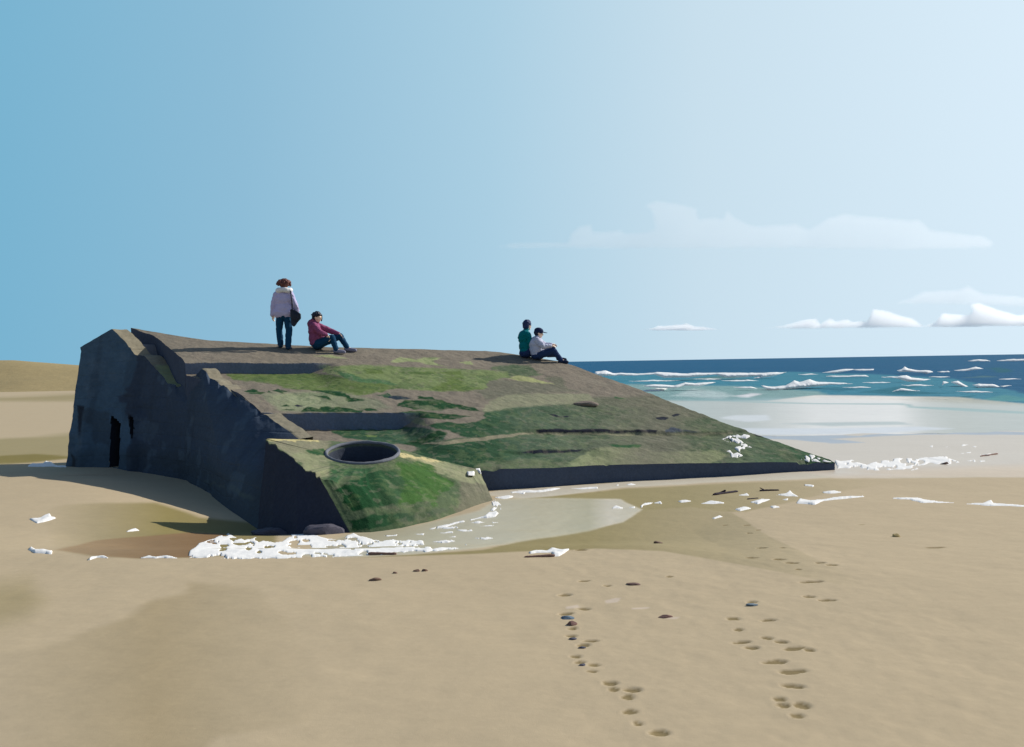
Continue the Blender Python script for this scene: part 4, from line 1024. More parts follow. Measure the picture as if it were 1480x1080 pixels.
# --- the two sitting close together, looking out to sea
def seated_teal():
    o = stand_on_roof(759, 517)
    P = thing('person', 'person with dark hair in a teal jacket sitting upright behind the one in the cap', 'person', tuple(o))
    g = lambda x, y: roof_z(o[0] + x, o[1] + y) - o[2]
    hd, at, R = head((0.075, 0.06, 0.80), (0.75, 0.62, -0.10))
    S = hd + chain([(0.01, 0, 0.60), (0.05, 0.04, 0.72)], [0.056, 0.05])
    S += [blob((-0.01, 0, 0.48), (0.12, 0.15, 0.17)), blob((-0.005, 0, 0.27), (0.11, 0.14, 0.17)), blob((0.02, 0, 0.13), (0.14, 0.15, 0.12))]
    S += chain([(-0.01, 0.17, 0.57), (0.10, 0.30, 0.36), (0.30, 0.27, 0.27)], [0.05, 0.042, 0.028]) + hand((0.30, 0.27, 0.27), (1, 0.1, -0.2), (0, -1, 0.3), 1.0, 0.5)
    S += chain([(0.07, -0.16, 0.57), (0.12, -0.14, 0.36), (0.28, 0.02, 0.25)], [0.05, 0.042, 0.028]) + hand((0.28, 0.02, 0.25), (0.8, 0.5, -0.2), (0, 1, 0.3), 1.0, 0.5)
    k1, k2 = (0.36, 0.30, 0.30), (0.34, 0.10, 0.26)
    a1, a2 = (0.62, 0.46, 0.07 + g(.62, .46)), (0.60, 0.28, 0.07 + g(.60, .28))
    S += chain([(0.05, 0.09, 0.13), k1, a1, (0.76, 0.52, 0.04 + g(.76, .52))], [0.085, 0.055, 0.04, 0.03]) + chain([(0.05, -0.07, 0.13), k2, a2, (0.74, 0.33, 0.04 + g(.74, .33))], [0.085, 0.055, 0.04, 0.03])
    body = fuse('body', S, SKIN, P, 0.0085); eyes(at, R, body)
    J = [blob((-0.01, 0, 0.50), (0.165, 0.185, 0.19)), blob((0.005, 0, 0.29), (0.155, 0.17, 0.20)), blob((0.015, 0, 0.17), (0.155, 0.17, 0.10)), capsule((-0.005, -0.13, 0.59), 0.075, (0.01, 0.14, 0.59), 0.075), capsule((0.01, 0.01, 0.62), 0.085, (0.045, 0.035, 0.70), 0.066)]
    J += chain([(-0.01, 0.17, 0.57), (0.10, 0.30, 0.36), (0.28, 0.27, 0.28)], [0.08, 0.066, 0.05]) + chain([(0.07, -0.15, 0.57), (0.13, -0.14, 0.36), (0.26, 0.01, 0.26)], [0.08, 0.066, 0.05])
    fuse('jacket', J, cloth('teal_cloth', (0, 116, 122)), P, 0.011, 3, 0.013, 25)
    T = [blob((0.02, 0, 0.11), (0.17, 0.18, 0.12))] + chain([(0.05, 0.09, 0.13), k1, a1], [0.11, 0.078, 0.06]) + chain([(0.05, -0.07, 0.13), k2, a2], [0.11, 0.078, 0.06])
    fuse('trousers', T, NAVY, P, 0.011, 3, 0.010, 26)
    H = [blob(at(0, -0.02, 0.04), np.array([0.098, 0.112, 0.10]), R), blob(at(0, -0.055, -0.03), np.array([0.09, 0.075, 0.085]), R)]
    r = random.Random(9)
    for k in range(40):
        a = r.uniform(-math.pi, math.pi); e = r.uniform(-0.3, 1.4)
        d = np.array([math.cos(a) * math.cos(e), math.sin(a) * math.cos(e), math.sin(e)])
        if d[1] > 0.35 and e < 0.6: continue
        H.append(blob(at(d[0] * 0.10, -0.025 + d[1] * 0.108, 0.03 + d[2] * 0.10), (0.021,) * 3, None, 8, 6))
    fuse('hair', H, material('navy_black_hair', base=lin((38, 52, 92)), rough=0.6, spec=0.25, vary=0.2, vary_scale=40, bump=[(90, 0.4, 0.008)]), P, 0.009, 2, 0.004, 28)
    SH = cloth('navy_shoe', (36, 50, 78), 0.6)
    for a, t in ((a1, (0.77, 0.525)), (a2, (0.75, 0.335))):
        gz = g(*t); fuse('shoe', chain([(a[0] - .02, a[1] - .01, a[2] - .025), (t[0], t[1], gz + .045)], [0.05, 0.042]), SH, P, 0.01, 2)
seated_teal()

def seated_cap():
    o = stand_on_roof(777, 520)
    P = thing('person', 'person in a pale grey jacket and navy peaked cap sitting hunched beside the teal jacket', 'person', tuple(o))
    g = lambda x, y: roof_z(o[0] + x, o[1] + y) - o[2]
    hd, at, R = head((0.045, -0.01, 0.655), (0.90, -0.05, -0.20), s=0.98)
    S = hd + chain([(-0.02, 0, 0.48), (0.015, 0, 0.59)], [0.056, 0.05])
    S += [blob((-0.02, 0, 0.39), (0.12, 0.165, 0.16)), blob((-0.02, 0, 0.23), (0.12, 0.15, 0.15)), blob((-0.0, 0, 0.12), (0.14, 0.17, 0.11))]
    hn, hf = (0.325, -0.17, 0.335), (0.37, 0.12, 0.37)
    S += chain([(-0.01, -0.17, 0.48), (0.14, -0.235, 0.32), hn], [0.05, 0.042, 0.028]) + chain([(0.0, 0.17, 0.48), (0.2, 0.22, 0.36), hf], [0.05, 0.042, 0.028])
    S += hand(hn, (1, 0.15, -0.12), (0.2, 0.9, 0.3), 1.0, 0.7) + hand(hf, (1, -0.1, -0.15), (0.2, -0.9, 0.3), 1.0, 0.7)
    kn, kf = (0.40, -0.14, 0.20), (0.365, 0.12, 0.27)
    an, af = (0.565, -0.15, 0.075 + g(.565, -.15)), (0.53, 0.10, 0.08 + g(.53, .10))
    S += chain([(0.03, -0.10, 0.12), kn, an, (0.71, -0.16, 0.04 + g(.71, -.16))], [0.085, 0.055, 0.04, 0.03]) + chain([(0.03, 0.10, 0.12), kf, af, (0.68, 0.09, 0.04 + g(.68, .09))], [0.085, 0.055, 0.04, 0.03])
    body = fuse('body', S, SKIN, P, 0.0085); eyes(at, R, body, 0.98)
    J = [blob((-0.035, 0, 0.40), (0.185, 0.205, 0.18)), blob((-0.015, 0, 0.25), (0.19, 0.205, 0.17)), blob((0.0, 0, 0.14), (0.165, 0.195, 0.09)), capsule((-0.03, -0.14, 0.48), 0.08, (-0.03, 0.14, 0.48), 0.08), capsule((-0.02, 0, 0.50), 0.085, (0.01, 0, 0.555), 0.07)]
    J += chain([(-0.01, -0.17, 0.48), (0.14, -0.235, 0.32), (0.31, -0.175, 0.335)], [0.085, 0.068, 0.052]) + chain([(0.0, 0.17, 0.48), (0.2, 0.22, 0.36), (0.35, 0.125, 0.37)], [0.085, 0.068, 0.052])
    fuse('jacket', J, cloth('pale_grey_cloth', (198, 200, 220)), P, 0.011, 3, 0.013, 35)
    T = [blob((0.0, 0, 0.10), (0.165, 0.2, 0.11))] + chain([(0.03, -0.10, 0.12), kn, an], [0.11, 0.08, 0.062]) + chain([(0.03, 0.10, 0.12), kf, af], [0.11, 0.08, 0.062])
    fuse('trousers', T, NAVY, P, 0.011, 3, 0.010, 36)
    H = [blob(at(0, -0.045, -0.005), np.array([0.088, 0.075, 0.085]), R)]
    fuse('hair', H, material('dark_brown_hair', base=lin((40, 44, 66)), rough=0.6, spec=0.25, vary=0.2, vary_scale=40, bump=[(90, 0.4, 0.008)]), P, 0.01, 2, 0.004, 38)
    CM = cloth('cap_cloth', (34, 48, 84))
    cap = fuse('cap', [blob(at(0, -0.015, 0.055), np.array([0.10, 0.118, 0.085]), R), capsule(at(0, -0.06, 0.005), 0.075, at(0, -0.03, 0.02), 0.085)], CM, P, 0.009, 2)
    fuse('peak', [blob(at(0, 0.135, 0.045), np.array([0.07, 0.075, 0.011]), R)], CM, cap, 0.007, 2)
    SH = cloth('dark_shoe', (30, 44, 72), 0.6)
    for a, t in ((an, (0.72, -0.16)), (af, (0.69, 0.09))):
        gz = g(*t); fuse('shoe', chain([(a[0] - .02, a[1], a[2] - .025), (t[0], t[1], gz + .045)], [0.05, 0.042]), SH, P, 0.01, 2)
seated_cap()

# ------------------------------------------------------------------ foam, stones, driftwood
FOAM = material("foam", base=lin((243, 241, 236)), rough=0.95, spec=0.1, vary=0.04, vary_scale=10, alb=0.88, bump=[(14, 0.25, 0.02), (60, 0.15, 0.006)])
def relax(v, Fc, pin, it):
    v = v.copy(); n = len(v)
    a = np.concatenate([Fc[:, 0], Fc[:, 1], Fc[:, 2], Fc[:, 3]]); b = np.concatenate([Fc[:, 1], Fc[:, 2], Fc[:, 3], Fc[:, 0]])
    a, b = np.concatenate([a, b]), np.concatenate([b, a])
    w = np.bincount(a, minlength=n)
    for _ in range(it):
        m = np.bincount(a, weights=v[b], minlength=n) / np.maximum(w, 1)
        v = np.where(pin, v, m)
    return v
def cells(poly, res, amp, seed, step=4.0, lace=0.0, scale=(9.0, 4.0)):
    """cells of a pixel lattice inside a roughened outline, boundary corners pulled onto the outline"""
    A = ragged(poly, amp, step, seed)
    x0, y0 = A.min(0) - 1; x1, y1 = A.max(0) + 1
    ry = min(res, max((y1 - y0) / 9.0, 0.18))
    xs = np.arange(x0, x1 + res, res); ys = np.arange(y0, y1 + ry, ry)
    X, Y = np.meshgrid(xs, ys)
    cx = (X[:-1, :-1] + X[1:, 1:]) / 2; cy = (Y[:-1, :-1] + Y[1:, 1:]) / 2
    sd0 = sdf(A, cx.ravel(), cy.ravel()); ins = sd0 > 0
    if lace:                          # holes where the bubbles have burst
        q = fbm(cx.ravel() / scale[0], cy.ravel() / scale[1], seed + 77, 4)
        ins &= ~((q > 0.42 - lace) & (sd0 > 0.5))
    Fc = grid_faces(len(ys), len(xs))[ins]
    if not len(Fc): return None
    used, inv = np.unique(Fc, return_inverse=True); Fc = inv.reshape(-1, 4)
    x = X.ravel()[used]; y = Y.ravel()[used]
    cnt = np.bincount(Fc.ravel(), minlength=len(used)); edge = cnt < 4
    bx, by = nearest_on(A, x[edge], y[edge])
    mv = np.hypot(bx - x[edge], by - y[edge]) < 1.6 * res
    ei = np.nonzero(edge)[0][mv]; x[ei] = bx[mv]; y[ei] = by[mv]
    d = np.abs(sdf(A, x, y)); d[edge] = 0
    if lace:
        d = relax(np.minimum(d, 2.0 * (~edge)), Fc, edge, 6) * 2
    return x, y, Fc, edge, d
def lay_foam(name, polys, H, zf, label, seed=1, amp=1.3, res=1.0, dmax=4.0, mat=None, group=None, lace=0.0, lscale=(9.0, 4.0)):
    V = []; Fs = []; nb = 0
    for i, poly in enumerate(polys):
        c = cells(poly, res, amp, seed + i, lace=lace, scale=lscale)
        if c is None: continue
        x, y, Fc, edge, d = c
        G = on_field(x, y, zf)
        prof = np.sqrt(np.clip(d / dmax, 0, 1))
        lump = np.clip(0.5 + 0.8 * fbm(G[:, 0] * 5, y / 7.0, seed + 9, 3), 0, 1.3) ** 1.2
        h = H * prof * (0.35 + 1.2 * lump) + H * 0.10 * prof * fbm(G[:, 0] * 15, y / 2.6, seed + 10, 2)
        G[:, 2] += np.where(edge, -0.006, np.maximum(h, 0.004))
        V.append(G); Fs.append(Fc[:, ::-1] + nb); nb += len(G)
    o = mesh_obj(name, np.vstack(V), np.vstack(Fs), mat or FOAM)
    return tag(o, label, 'foam', group, 'stuff')
zr = lambda x, y: PA + PB * x + PC * y + roof_off(x, y)
BANK = [(270, 806), (273, 797), (283, 790), (287, 785), (300, 781), (308, 778), (322, 774), (330, 771), (338, 775), (352, 780), (370, 777), (378, 780), (398, 784), (412, 780), (420, 773), (432, 767.5), (445, 769), (460, 775), (475, 778), (497, 779), (503, 773), (512, 771), (520, 775), (545, 781), (560, 780), (590, 780), (612, 782), (615, 787), (600, 788), (640, 791), (665, 791), (660, 794), (625, 798), (590, 798), (560, 801), (500, 805), (440, 807), (330, 808)]
lay_foam('sea_foam', [BANK], 0.014, zg, 'thick white foam bank heaped at the foot of the bunker beside the brown plank', 201, 3.0, 0.7, 6, lace=0.10, lscale=(17.0, 5.0))
FLECKS = [[(613, 766), (640, 759), (672, 752), (700, 746), (713, 734), (711, 724), (717, 722), (724, 729), (724, 738), (716, 747), (690, 750), (660, 757), (640, 763)],
          [(555, 774), (578, 772), (580, 774.5), (557, 776)], [(594, 772), (614, 771), (612, 774.5)], [(628, 770.5), (655, 768), (655, 771)], [(660, 766), (682, 765), (684, 768.5), (665, 769)], [(683, 778), (705, 776), (716, 778), (700, 780.5)],
          [(644, 777), (660, 774), (658, 777)], [(622, 783), (650, 780), (660, 783), (640, 785)], [(688, 761), (716, 758.5), (712, 762)], [(670, 787), (680, 786), (678, 789)], [(640, 761), (660, 761), (664, 763.5), (640, 764)], [(678, 756), (692, 753), (702, 755), (690, 757.5)], [(710, 754), (722, 755.5), (712, 756.5)]]
lay_foam('sea_foam', FLECKS, 0.012, zg, 'white foam flecks drifting on the shallow water along the mossy corner block', 231, 1.2, 0.6, 2.5, lace=0.08)
SLABF = [[(735, 711.5), (750, 709), (770, 709), (785, 708), (800, 706), (815, 705), (800, 709), (780, 712), (760, 712.5), (740, 713.5)], [(712, 719), (735, 716), (745, 718), (728, 722)], [(745, 713.5), (759, 712), (758, 715)], [(820, 706), (835, 705), (864, 704), (864, 706.5), (840, 707.5)], [(888, 702), (895, 699.5), (894, 702.5)], [(904, 700.5), (912, 698.5), (921, 701), (908, 702)]]
lay_foam('sea_foam', SLABF, 0.018, zg, 'thin broken white foam line below the dark seaward face of the bunker', 251, 0.8, 0.7, 2.5)
RIGHTF = [[(883, 735), (890, 731), (904, 735)], [(906, 734), (918, 732), (918, 735)], [(925, 732), (932, 727), (945, 726), (940, 729), (930, 731), (928, 736)], [(942, 727), (955, 724), (957, 729)], [(978, 725), (990, 723), (1003, 724.5), (985, 727)], [(1010, 728), (1028, 723.5), (1053, 728), (1030, 729)],
          [(1060, 736.5), (1075, 732), (1087, 735), (1070, 739)], [(1082, 726), (1100, 721), (1115, 722.5), (1095, 729)], [(1118, 716), (1135, 713), (1142, 708.5), (1147, 714), (1156, 718), (1140, 718)], [(1150, 728), (1156, 720), (1170, 723), (1190, 722), (1205, 719), (1247, 717), (1251, 718.5), (1215, 722), (1190, 725), (1178, 730)],
          [(1183, 712), (1205, 709), (1219, 712), (1200, 714)], [(1162, 700), (1177, 701), (1175, 704), (1163, 702.5)], [(1110, 732.5), (1120, 731), (1131, 733), (1118, 735)], [(1027, 750), (1040, 745), (1045, 747), (1033, 751)], [(1064, 716), (1080, 713), (1084, 717)], [(1128, 722.5), (1140, 720), (1138, 724)]]
lay_foam('sea_foam', RIGHTF, 0.018, zg, 'scattered white foam scraps around the dark driftwood on the sand', 271, 0.9, 0.8, 2.5)
lay_foam('sea_foam', [[(1280, 721), (1310, 719), (1325, 719), (1345, 723.5), (1386, 727), (1350, 727.5), (1330, 727), (1315, 722.5)], [(1390, 728.5), (1420, 727), (1433, 723), (1436, 727), (1480, 730), (1540, 733), (1540, 736), (1460, 732), (1420, 731)]], 0.018, zg, 'long thin white foam line left on dry sand, well away from the bunker', 291, 1.0, 0.7, 2.5)
ENDF = [[(1206, 664), (1215, 666), (1232, 664), (1240, 668), (1252, 672), (1262, 668), (1280, 665), (1300, 662), (1325, 664), (1330, 661), (1355, 660), (1368, 659), (1378, 665), (1388, 669), (1370, 672), (1345, 670), (1320, 675), (1336, 676), (1312, 683), (1322, 678), (1290, 679), (1260, 681), (1245, 680), (1255, 677), (1210, 678)],
        [(1380, 656), (1405, 653), (1403, 656)], [(1394, 666), (1412, 664), (1429, 667), (1410, 669)], [(1411, 657), (1430, 655), (1441, 657), (1420, 659)], [(1341, 645), (1352, 643), (1348, 647.5)], [(1362, 646.5), (1370, 645), (1375, 647)], [(1384, 643.5), (1392, 641.5), (1402, 643.5), (1390, 645)], [(1403, 646.5), (1412, 645.5), (1410, 648)]]
lay_foam('sea_foam', ENDF, 0.014, zg, 'ragged white foam ridge trailing seaward from the low tip of the bunker', 311, 2.0, 0.7, 3, lace=0.16)
ONB = [[(1044, 614.5), (1056, 618), (1068, 623), (1078, 628), (1090, 632), (1078, 634), (1064, 632), (1062, 626), (1050, 619)], [(1043, 634), (1055, 629.5), (1065, 633), (1075, 640), (1089, 647.5), (1078, 646), (1079, 652), (1070, 655), (1062, 648), (1068, 641), (1052, 639)], [(1047, 652), (1055, 650), (1060, 656), (1066, 655), (1075, 659), (1065, 661.5), (1057, 661.5), (1055, 655)], [(1050, 624), (1058, 625), (1062, 629), (1074, 629.5), (1060, 631)]]
lay_foam('sea_foam', ONB, 0.018, zr, 'white foam splashed over the mossy sloping roof near its seaward edge', 331, 1.6, 0.5, 3, lace=0.14)
lay_foam('sea_foam', [[(1157, 664), (1165, 658.5), (1171, 663), (1169, 668), (1160, 664)], [(1168, 657.5), (1177, 659), (1188, 663), (1198, 666), (1203, 667), (1194, 667.2), (1180, 663), (1186, 667), (1174, 666)]], 0.018, zr, 'white foam clinging to the green lowest tip of the bunker roof', 341, 1.6, 0.5, 3, lace=0.12)
lay_foam('sea_foam', [[(629, 672), (646, 677.5), (633, 675.5)], [(674, 682), (686, 682), (686, 687), (676, 686.5)], [(684, 678.5), (694, 677), (696, 685), (690, 681)]], 0.03, lambda x, y: CA + CB * x + CC * y + 0.02, 'small white foam dabs on the upper edge of the corner block', 351, 0.8, 0.6, 2)
LEFTF = [[(40, 796), (45, 791), (52, 795), (76, 797), (75, 801), (50, 800)], [(125, 811), (132, 806), (150, 803.5), (158, 807), (140, 807)], [(200, 807), (215, 803), (225, 805), (240, 803), (262, 807.5)], [(181, 769), (190, 765), (196, 764), (203, 768)]]
lay_foam('sea_foam', LEFTF, 0.025, zg, 'small white foam tufts along the edge of the ochre scour hollow', 361, 0.9, 0.7, 3)
lay_foam('sea_foam', [[(42, 750), (58, 748), (65, 744), (72, 742), (75, 747), (83, 749), (66, 754), (54, 757)]], 0.03, zg, 'lone ragged foam tuft on the sand in front of the bunker shadow', 371, 1.0, 0.7, 4)
lay_foam('sea_foam', [[(38, 675), (47, 670), (62, 670), (66, 666), (74, 668), (80, 672), (97, 673), (96, 676), (78, 675)]], 0.03, zg, 'white foam scrap against the far corner of the dark wall', 376, 0.8, 0.7, 3)
lay_foam('sea_foam', [[(763, 799), (775, 795.5), (790, 796), (797, 793), (815, 794), (825, 793.5), (818, 798), (808, 804), (801, 804), (797, 799), (780, 799.5), (766, 801)]], 0.03, zg, 'white foam lump draped over the brown driftwood log', 381, 0.9, 0.6, 4)

# breaking waves: crests of foam standing on the swell
WAVES = [
    [[(860, 537), (876, 535.5), (885, 539), (930, 540), (950, 538), (965, 539), (985, 540), (1020, 539), (1065, 539), (1098, 539), (1138, 538), (1120, 543), (1095, 547), (1088, 547), (1100, 544), (1050, 546), (1035, 541.5), (1000, 545), (960, 546), (955, 544), (945, 541.5), (910, 543), (880, 543), (860, 543)]],
    [[(928, 558), (945, 556), (975, 557), (990, 553), (1005, 554), (1025, 552), (1036, 552.5), (1010, 558.5), (990, 557), (978, 561.5), (940, 560)], [(925, 565), (950, 561), (966, 562), (955, 566.5), (935, 567)]],
    [[(1100, 557), (1115, 559), (1135, 557), (1148, 550), (1155, 552), (1170, 548), (1180, 552), (1210, 553), (1236, 555), (1200, 556.5), (1178, 559), (1150, 561), (1118, 564.5), (1105, 562)], [(1058, 559), (1085, 559), (1097, 562), (1070, 561)]],
    [[(1188, 538.5), (1210, 535), (1222, 533), (1236, 534), (1225, 536.5), (1207, 539.5)], [(1230, 534), (1264, 533), (1262, 535.5), (1240, 536)]],
    [[(1296, 535.5), (1303, 534), (1308, 530), (1313, 533), (1325, 535), (1345, 536), (1350, 538), (1340, 540.5), (1328, 538.5), (1312, 537.5), (1300, 538)], [(1354, 537.5), (1370, 536), (1374, 537.5), (1360, 539)]],
    [[(1378, 535.5), (1400, 533), (1410, 530.5), (1422, 533), (1405, 535.5), (1390, 537.5)]],
    [[(1268, 545), (1297, 544), (1310, 542.5), (1318, 546), (1347, 548.5), (1330, 551.5), (1312, 552), (1300, 548), (1295, 546.5)]],
    [[(1361, 556.5), (1363, 551), (1372, 553), (1366, 554.5)], [(1374, 552.5), (1385, 551), (1392, 555), (1400, 559), (1395, 560), (1385, 557)]],
    [[(1405, 556.5), (1415, 555), (1438, 556), (1446, 559.5), (1415, 560.5)], [(1445, 558), (1464, 557), (1450, 560)]],
    [[(1288, 566.5), (1302, 561), (1315, 563), (1334, 565.5), (1300, 564.5)]],
    [[(1398, 521.5), (1415, 519), (1425, 520), (1433, 522), (1405, 522.8)], [(1438, 521.5), (1465, 519), (1520, 517.5), (1520, 522), (1445, 522.5)]],
    [[(1190, 544), (1250, 542), (1257, 544), (1205, 545.5)]],
]
WAVES.append([[(905, 551), (940, 549.5), (985, 550), (950, 551.5)], [(1040, 550), (1080, 549), (1098, 550.5), (1060, 551.3)], [(1245, 553), (1275, 552), (1290, 553.2), (1262, 554)], [(1300, 557), (1330, 555.8), (1352, 557.4), (1322, 558.4)],
              [(1215, 560), (1245, 559), (1262, 560.3), (1235, 561.3)], [(1380, 566), (1410, 565), (1440, 567), (1405, 567.5)], [(1340, 545), (1362, 544), (1375, 545), (1355, 546)], [(1150, 541), (1172, 540.2), (1184, 541.3), (1165, 542)], [(1440, 548), (1462, 547), (1478, 548), (1455, 549)], [(1000, 547.8), (1030, 547), (1045, 548), (1022, 549)]])
WLAB = ['long pale breaker rolling in just beyond the roof edge of the bunker', 'low white breaker nearest the sloping roof edge', 'largest white breaker in the middle of the surf', 'small whitecap out on the dark blue water above the largest breaker', 'jagged whitecap on the deep blue water near the horizon',
        'smooth pale whitecap beside the green swell far out', 'rounded white breaker curling above the green swell', 'two short curved whitecaps close together on blue water', 'flat white breaker with a small tail at its seaward end', 'thin arched foam crest on the teal water just off the beach', 'faint whitecaps highest of all, just under the horizon', 'very thin foam streak above the largest breaker', 'faint broken foam streaks scattered over the teal swell between the breakers']
def airy(name, cover, c, through):
    """thin vapour or spray: part lets the view through, the rest scatters light from both sides"""
    m = bpy.data.materials.new(name); m.use_nodes = True; nt = m.node_tree; nt.nodes.clear(); N = nt.nodes.new
    d = N('ShaderNodeBsdfDiffuse'); d.inputs['Color'].default_value = tuple(c) + (1,)
    t = N('ShaderNodeBsdfTranslucent'); t.inputs['Color'].default_value = tuple(c) + (1,)
    a = N('ShaderNodeMixShader'); a.inputs[0].default_value = through
    nt.links.new(d.outputs[0], a.inputs[1]); nt.links.new(t.outputs[0], a.inputs[2])
    tr = N('ShaderNodeBsdfTransparent')
    b = N('ShaderNodeMixShader'); b.inputs[0].default_value = cover
    nt.links.new(tr.outputs[0], b.inputs[1]); nt.links.new(a.outputs[0], b.inputs[2])
    o = N('ShaderNodeOutputMaterial'); nt.links.new(b.outputs[0], o.inputs['Surface'])
    return m
WFOAM = airy('wave_foam', 0.95, (0.93, 0.93, 0.92), 0.25)
def inflate(polys, depth, thick, seed, amp, res, dmax, lump, ls=4.0, lean=0.0, soft=0):
    V = []; Fs = []; nb = 0
    for i, poly in enumerate(polys):
        c = cells(poly, res, amp, seed + i)
        if c is None: continue
        x, y, Fc, edge, d = c
        t = thick * np.sqrt(np.clip(d / dmax, 0, 1))
        if soft: t = relax(thick * smooth(0, 1, d / dmax), Fc, edge, soft // 3)
        t = t * (1 + lump * fbm(x / ls, y / (ls * 0.7), seed + 3, 3))
        t = np.where(edge, 0, t)
        back = depth + lean * (y.max() - y) / F * depth          # higher is farther: the body slopes away
        Pf = at_depth(x, y, back - t); Pb = at_depth(x, y, back + t * 0.8)
        n = len(x); bid = np.where(edge, np.arange(n), n + np.arange(n))
        V.append(np.vstack([Pf, Pb])); Fs.append(Fc[:, ::-1] + nb); Fs.append(bid[Fc] + nb); nb += 2 * n
    return np.vstack(V), np.vstack(Fs)
for i, polys in enumerate(WAVES):
    A = np.vstack([np.array(q) for q in polys]); j = A[:, 1].argmax()
    hor = 524.2 - (A[j, 0] - 740) * 0.01646
    depth = (CAM_H - SEA_Z) / ((A[j, 1] - hor + 0.4) / F)
    V, Fc = inflate(polys, depth, 0.9 * depth / 100, 400 + 7 * i, 1.0, 0.6, 3.0, 0.3, 5.0, 3.5, 6)
    tag(mesh_obj('wave_foam', V, Fc, WFOAM), WLAB[i], 'foam', None, 'stuff')

# clouds: lumpy bodies of thin vapour far out over the sea
CLOUDS = [
    ([(705, 360), (722, 353), (740, 350), (820, 349), (825, 335), (838, 325), (856, 323), (858, 334), (880, 333), (897, 330), (905, 336), (935, 333), (944, 330), (940, 305), (925, 298), (950, 288), (985, 294), (1008, 300), (1012, 314), (1045, 314), (1050, 298), (1062, 313), (1090, 325), (1150, 322), (1170, 330), (1195, 315), (1220, 306), (1240, 310), (1300, 316), (1330, 316), (1345, 330), (1420, 340), (1440, 350), (1430, 360), (1300, 363), (1100, 360), (1000, 362), (900, 361), (800, 360)], 3200, 60, 0.0028, 5, 'large faint cloud high above the sea, the biggest and thinnest of the clouds'),
    ([(915, 477), (940, 474), (950, 471), (985, 469), (993, 467), (1005, 471), (1040, 475), (1058, 477), (1000, 478.5), (950, 478)], 4200, 55, 0.034, 2.0, 'small flat white cloud alone above the horizon beyond the seated pair'),
    ([(1082, 475), (1130, 470), (1160, 462), (1180, 460), (1186, 467), (1200, 459), (1208, 464), (1225, 461), (1232, 465), (1252, 464), (1262, 446), (1280, 448), (1300, 455), (1320, 460), (1335, 470), (1352, 465), (1360, 452), (1400, 455), (1405, 450), (1400, 440), (1415, 437), (1440, 446), (1470, 455), (1560, 452), (1620, 470), (1480, 472), (1300, 474), (1150, 475.5)], 4400, 80, 0.016, 3, 'bright white bank of cloud lying low over the sea'),
    ([(1275, 441), (1310, 432), (1335, 420), (1385, 418), (1398, 411), (1420, 423), (1480, 428), (1620, 430), (1620, 446), (1440, 443), (1350, 441)], 5200, 65, 0.0038, 4, 'pale thin cloud veil just above the bright white bank'),
]
for i, (poly, depth, thick, den, dm, lab) in enumerate(CLOUDS):
    V, Fc = inflate([poly], depth, thick, 500 + 11 * i, 2.0 if i in (0,) else 1.0, 2.0, dm, 0.05, 30.0, 1.2, 9)
    m = bpy.data.materials.new('cloud_vapour'); m.use_nodes = True; nt = m.node_tree; nt.nodes.clear()
    vol = nt.nodes.new('ShaderNodeVolumePrincipled'); vol.inputs['Color'].default_value = (0.985, 0.992, 1.0, 1); vol.inputs['Density'].default_value = den
    vol.inputs['Anisotropy'].default_value = 0.5
    out = nt.nodes.new('ShaderNodeOutputMaterial'); nt.links.new(vol.outputs[0], out.inputs['Volume'])
    tag(mesh_obj('cloud', V, Fc, m), lab, 'cloud', None, 'stuff')

# stones and driftwood
def rock(name, px, py, w, h, c, label, cat, seed, zf=zg, peak=0.0, rough=0.85, group=None, depth_k=0.7, mat=None):
    g = on_field([px], [py + h * 0.5], zf)[0] if zf is zg else stand_on_roof(px, py + h * 0.5)
    s = g[1] / F
    a, b, cc = w * s / 2, max(w * s / 2 * depth_k, 0.02), h * s
    V = []; nu, nv = 36, 22
    for i in range(nv + 1):
        e = math.pi * i / nv - math.pi / 2
        for j in range(nu):
            t = 2 * math.pi * j / nu; V.append((math.cos(e) * math.cos(t), math.cos(e) * math.sin(t), math.sin(e)))
    V = np.array(V)
    rr = np.random.default_rng(seed)
    nk = rr.normal(size=(17, 3)); nk /= np.linalg.norm(nk, axis=1)[:, None]; dk = rr.uniform(0.72, 1.0, 17)
    dots = V @ nk.T
    n = np.min(np.where(dots > 0.05, dk[None] / np.maximum(dots, 0.05), 9.0), axis=1)
    n = np.minimum(n, 1.25) + 0.05 * fbm(V[:, 0] * 5 + V[:, 2] * 4, V[:, 1] * 5 + seed, seed + 3, 2)
    V = V * n[:, None]
    V[:, 0] += peak * V[:, 2]
    P = V * np.array([a, b, cc])
    P[:, 2] = np.where(P[:, 2] < 0, P[:, 2] * 0.5, P[:, 2])
    Fc = [tuple(f) for f in grid_faces(nv + 1, nu, wrap=True)] + [tuple(range(nu - 1, -1, -1)), tuple(range(len(P) - nu, len(P)))]
    m = mat or material(name + '_surface', base=lin(c), rough=rough, spec=0.2, vary=0.2, vary_scale=20, alb=1.5, bump=[(40, 0.4, 0.01)])
    o = mesh_obj(name, P, Fc, m, sharp=22); o.location = tuple(g)
    return tag(o, label, cat, group)
rock('boulder', 471, 763, 72, 17, (66, 64, 72), 'dark grey boulder wedged under the near corner of the bunker', 'boulder', 3, peak=-0.2)
rock('boulder', 393, 767, 54, 12, (58, 58, 66), 'low dark boulder at the foot of the wall, hard against the foam bank', 'boulder', 4)
rock('boulder', 432, 765, 30, 11, (60, 60, 66), 'smallest dark boulder between the other two at the foot of the bunker', 'boulder', 6)
rock('rubble_stone', 846, 583, 34, 6, (104, 94, 85), 'lump of tan rubble lying on the mossy roof slope', 'stone', 5, zf=zr, depth_k=0.35, peak=-0.3)
BR = (96, 76, 64)
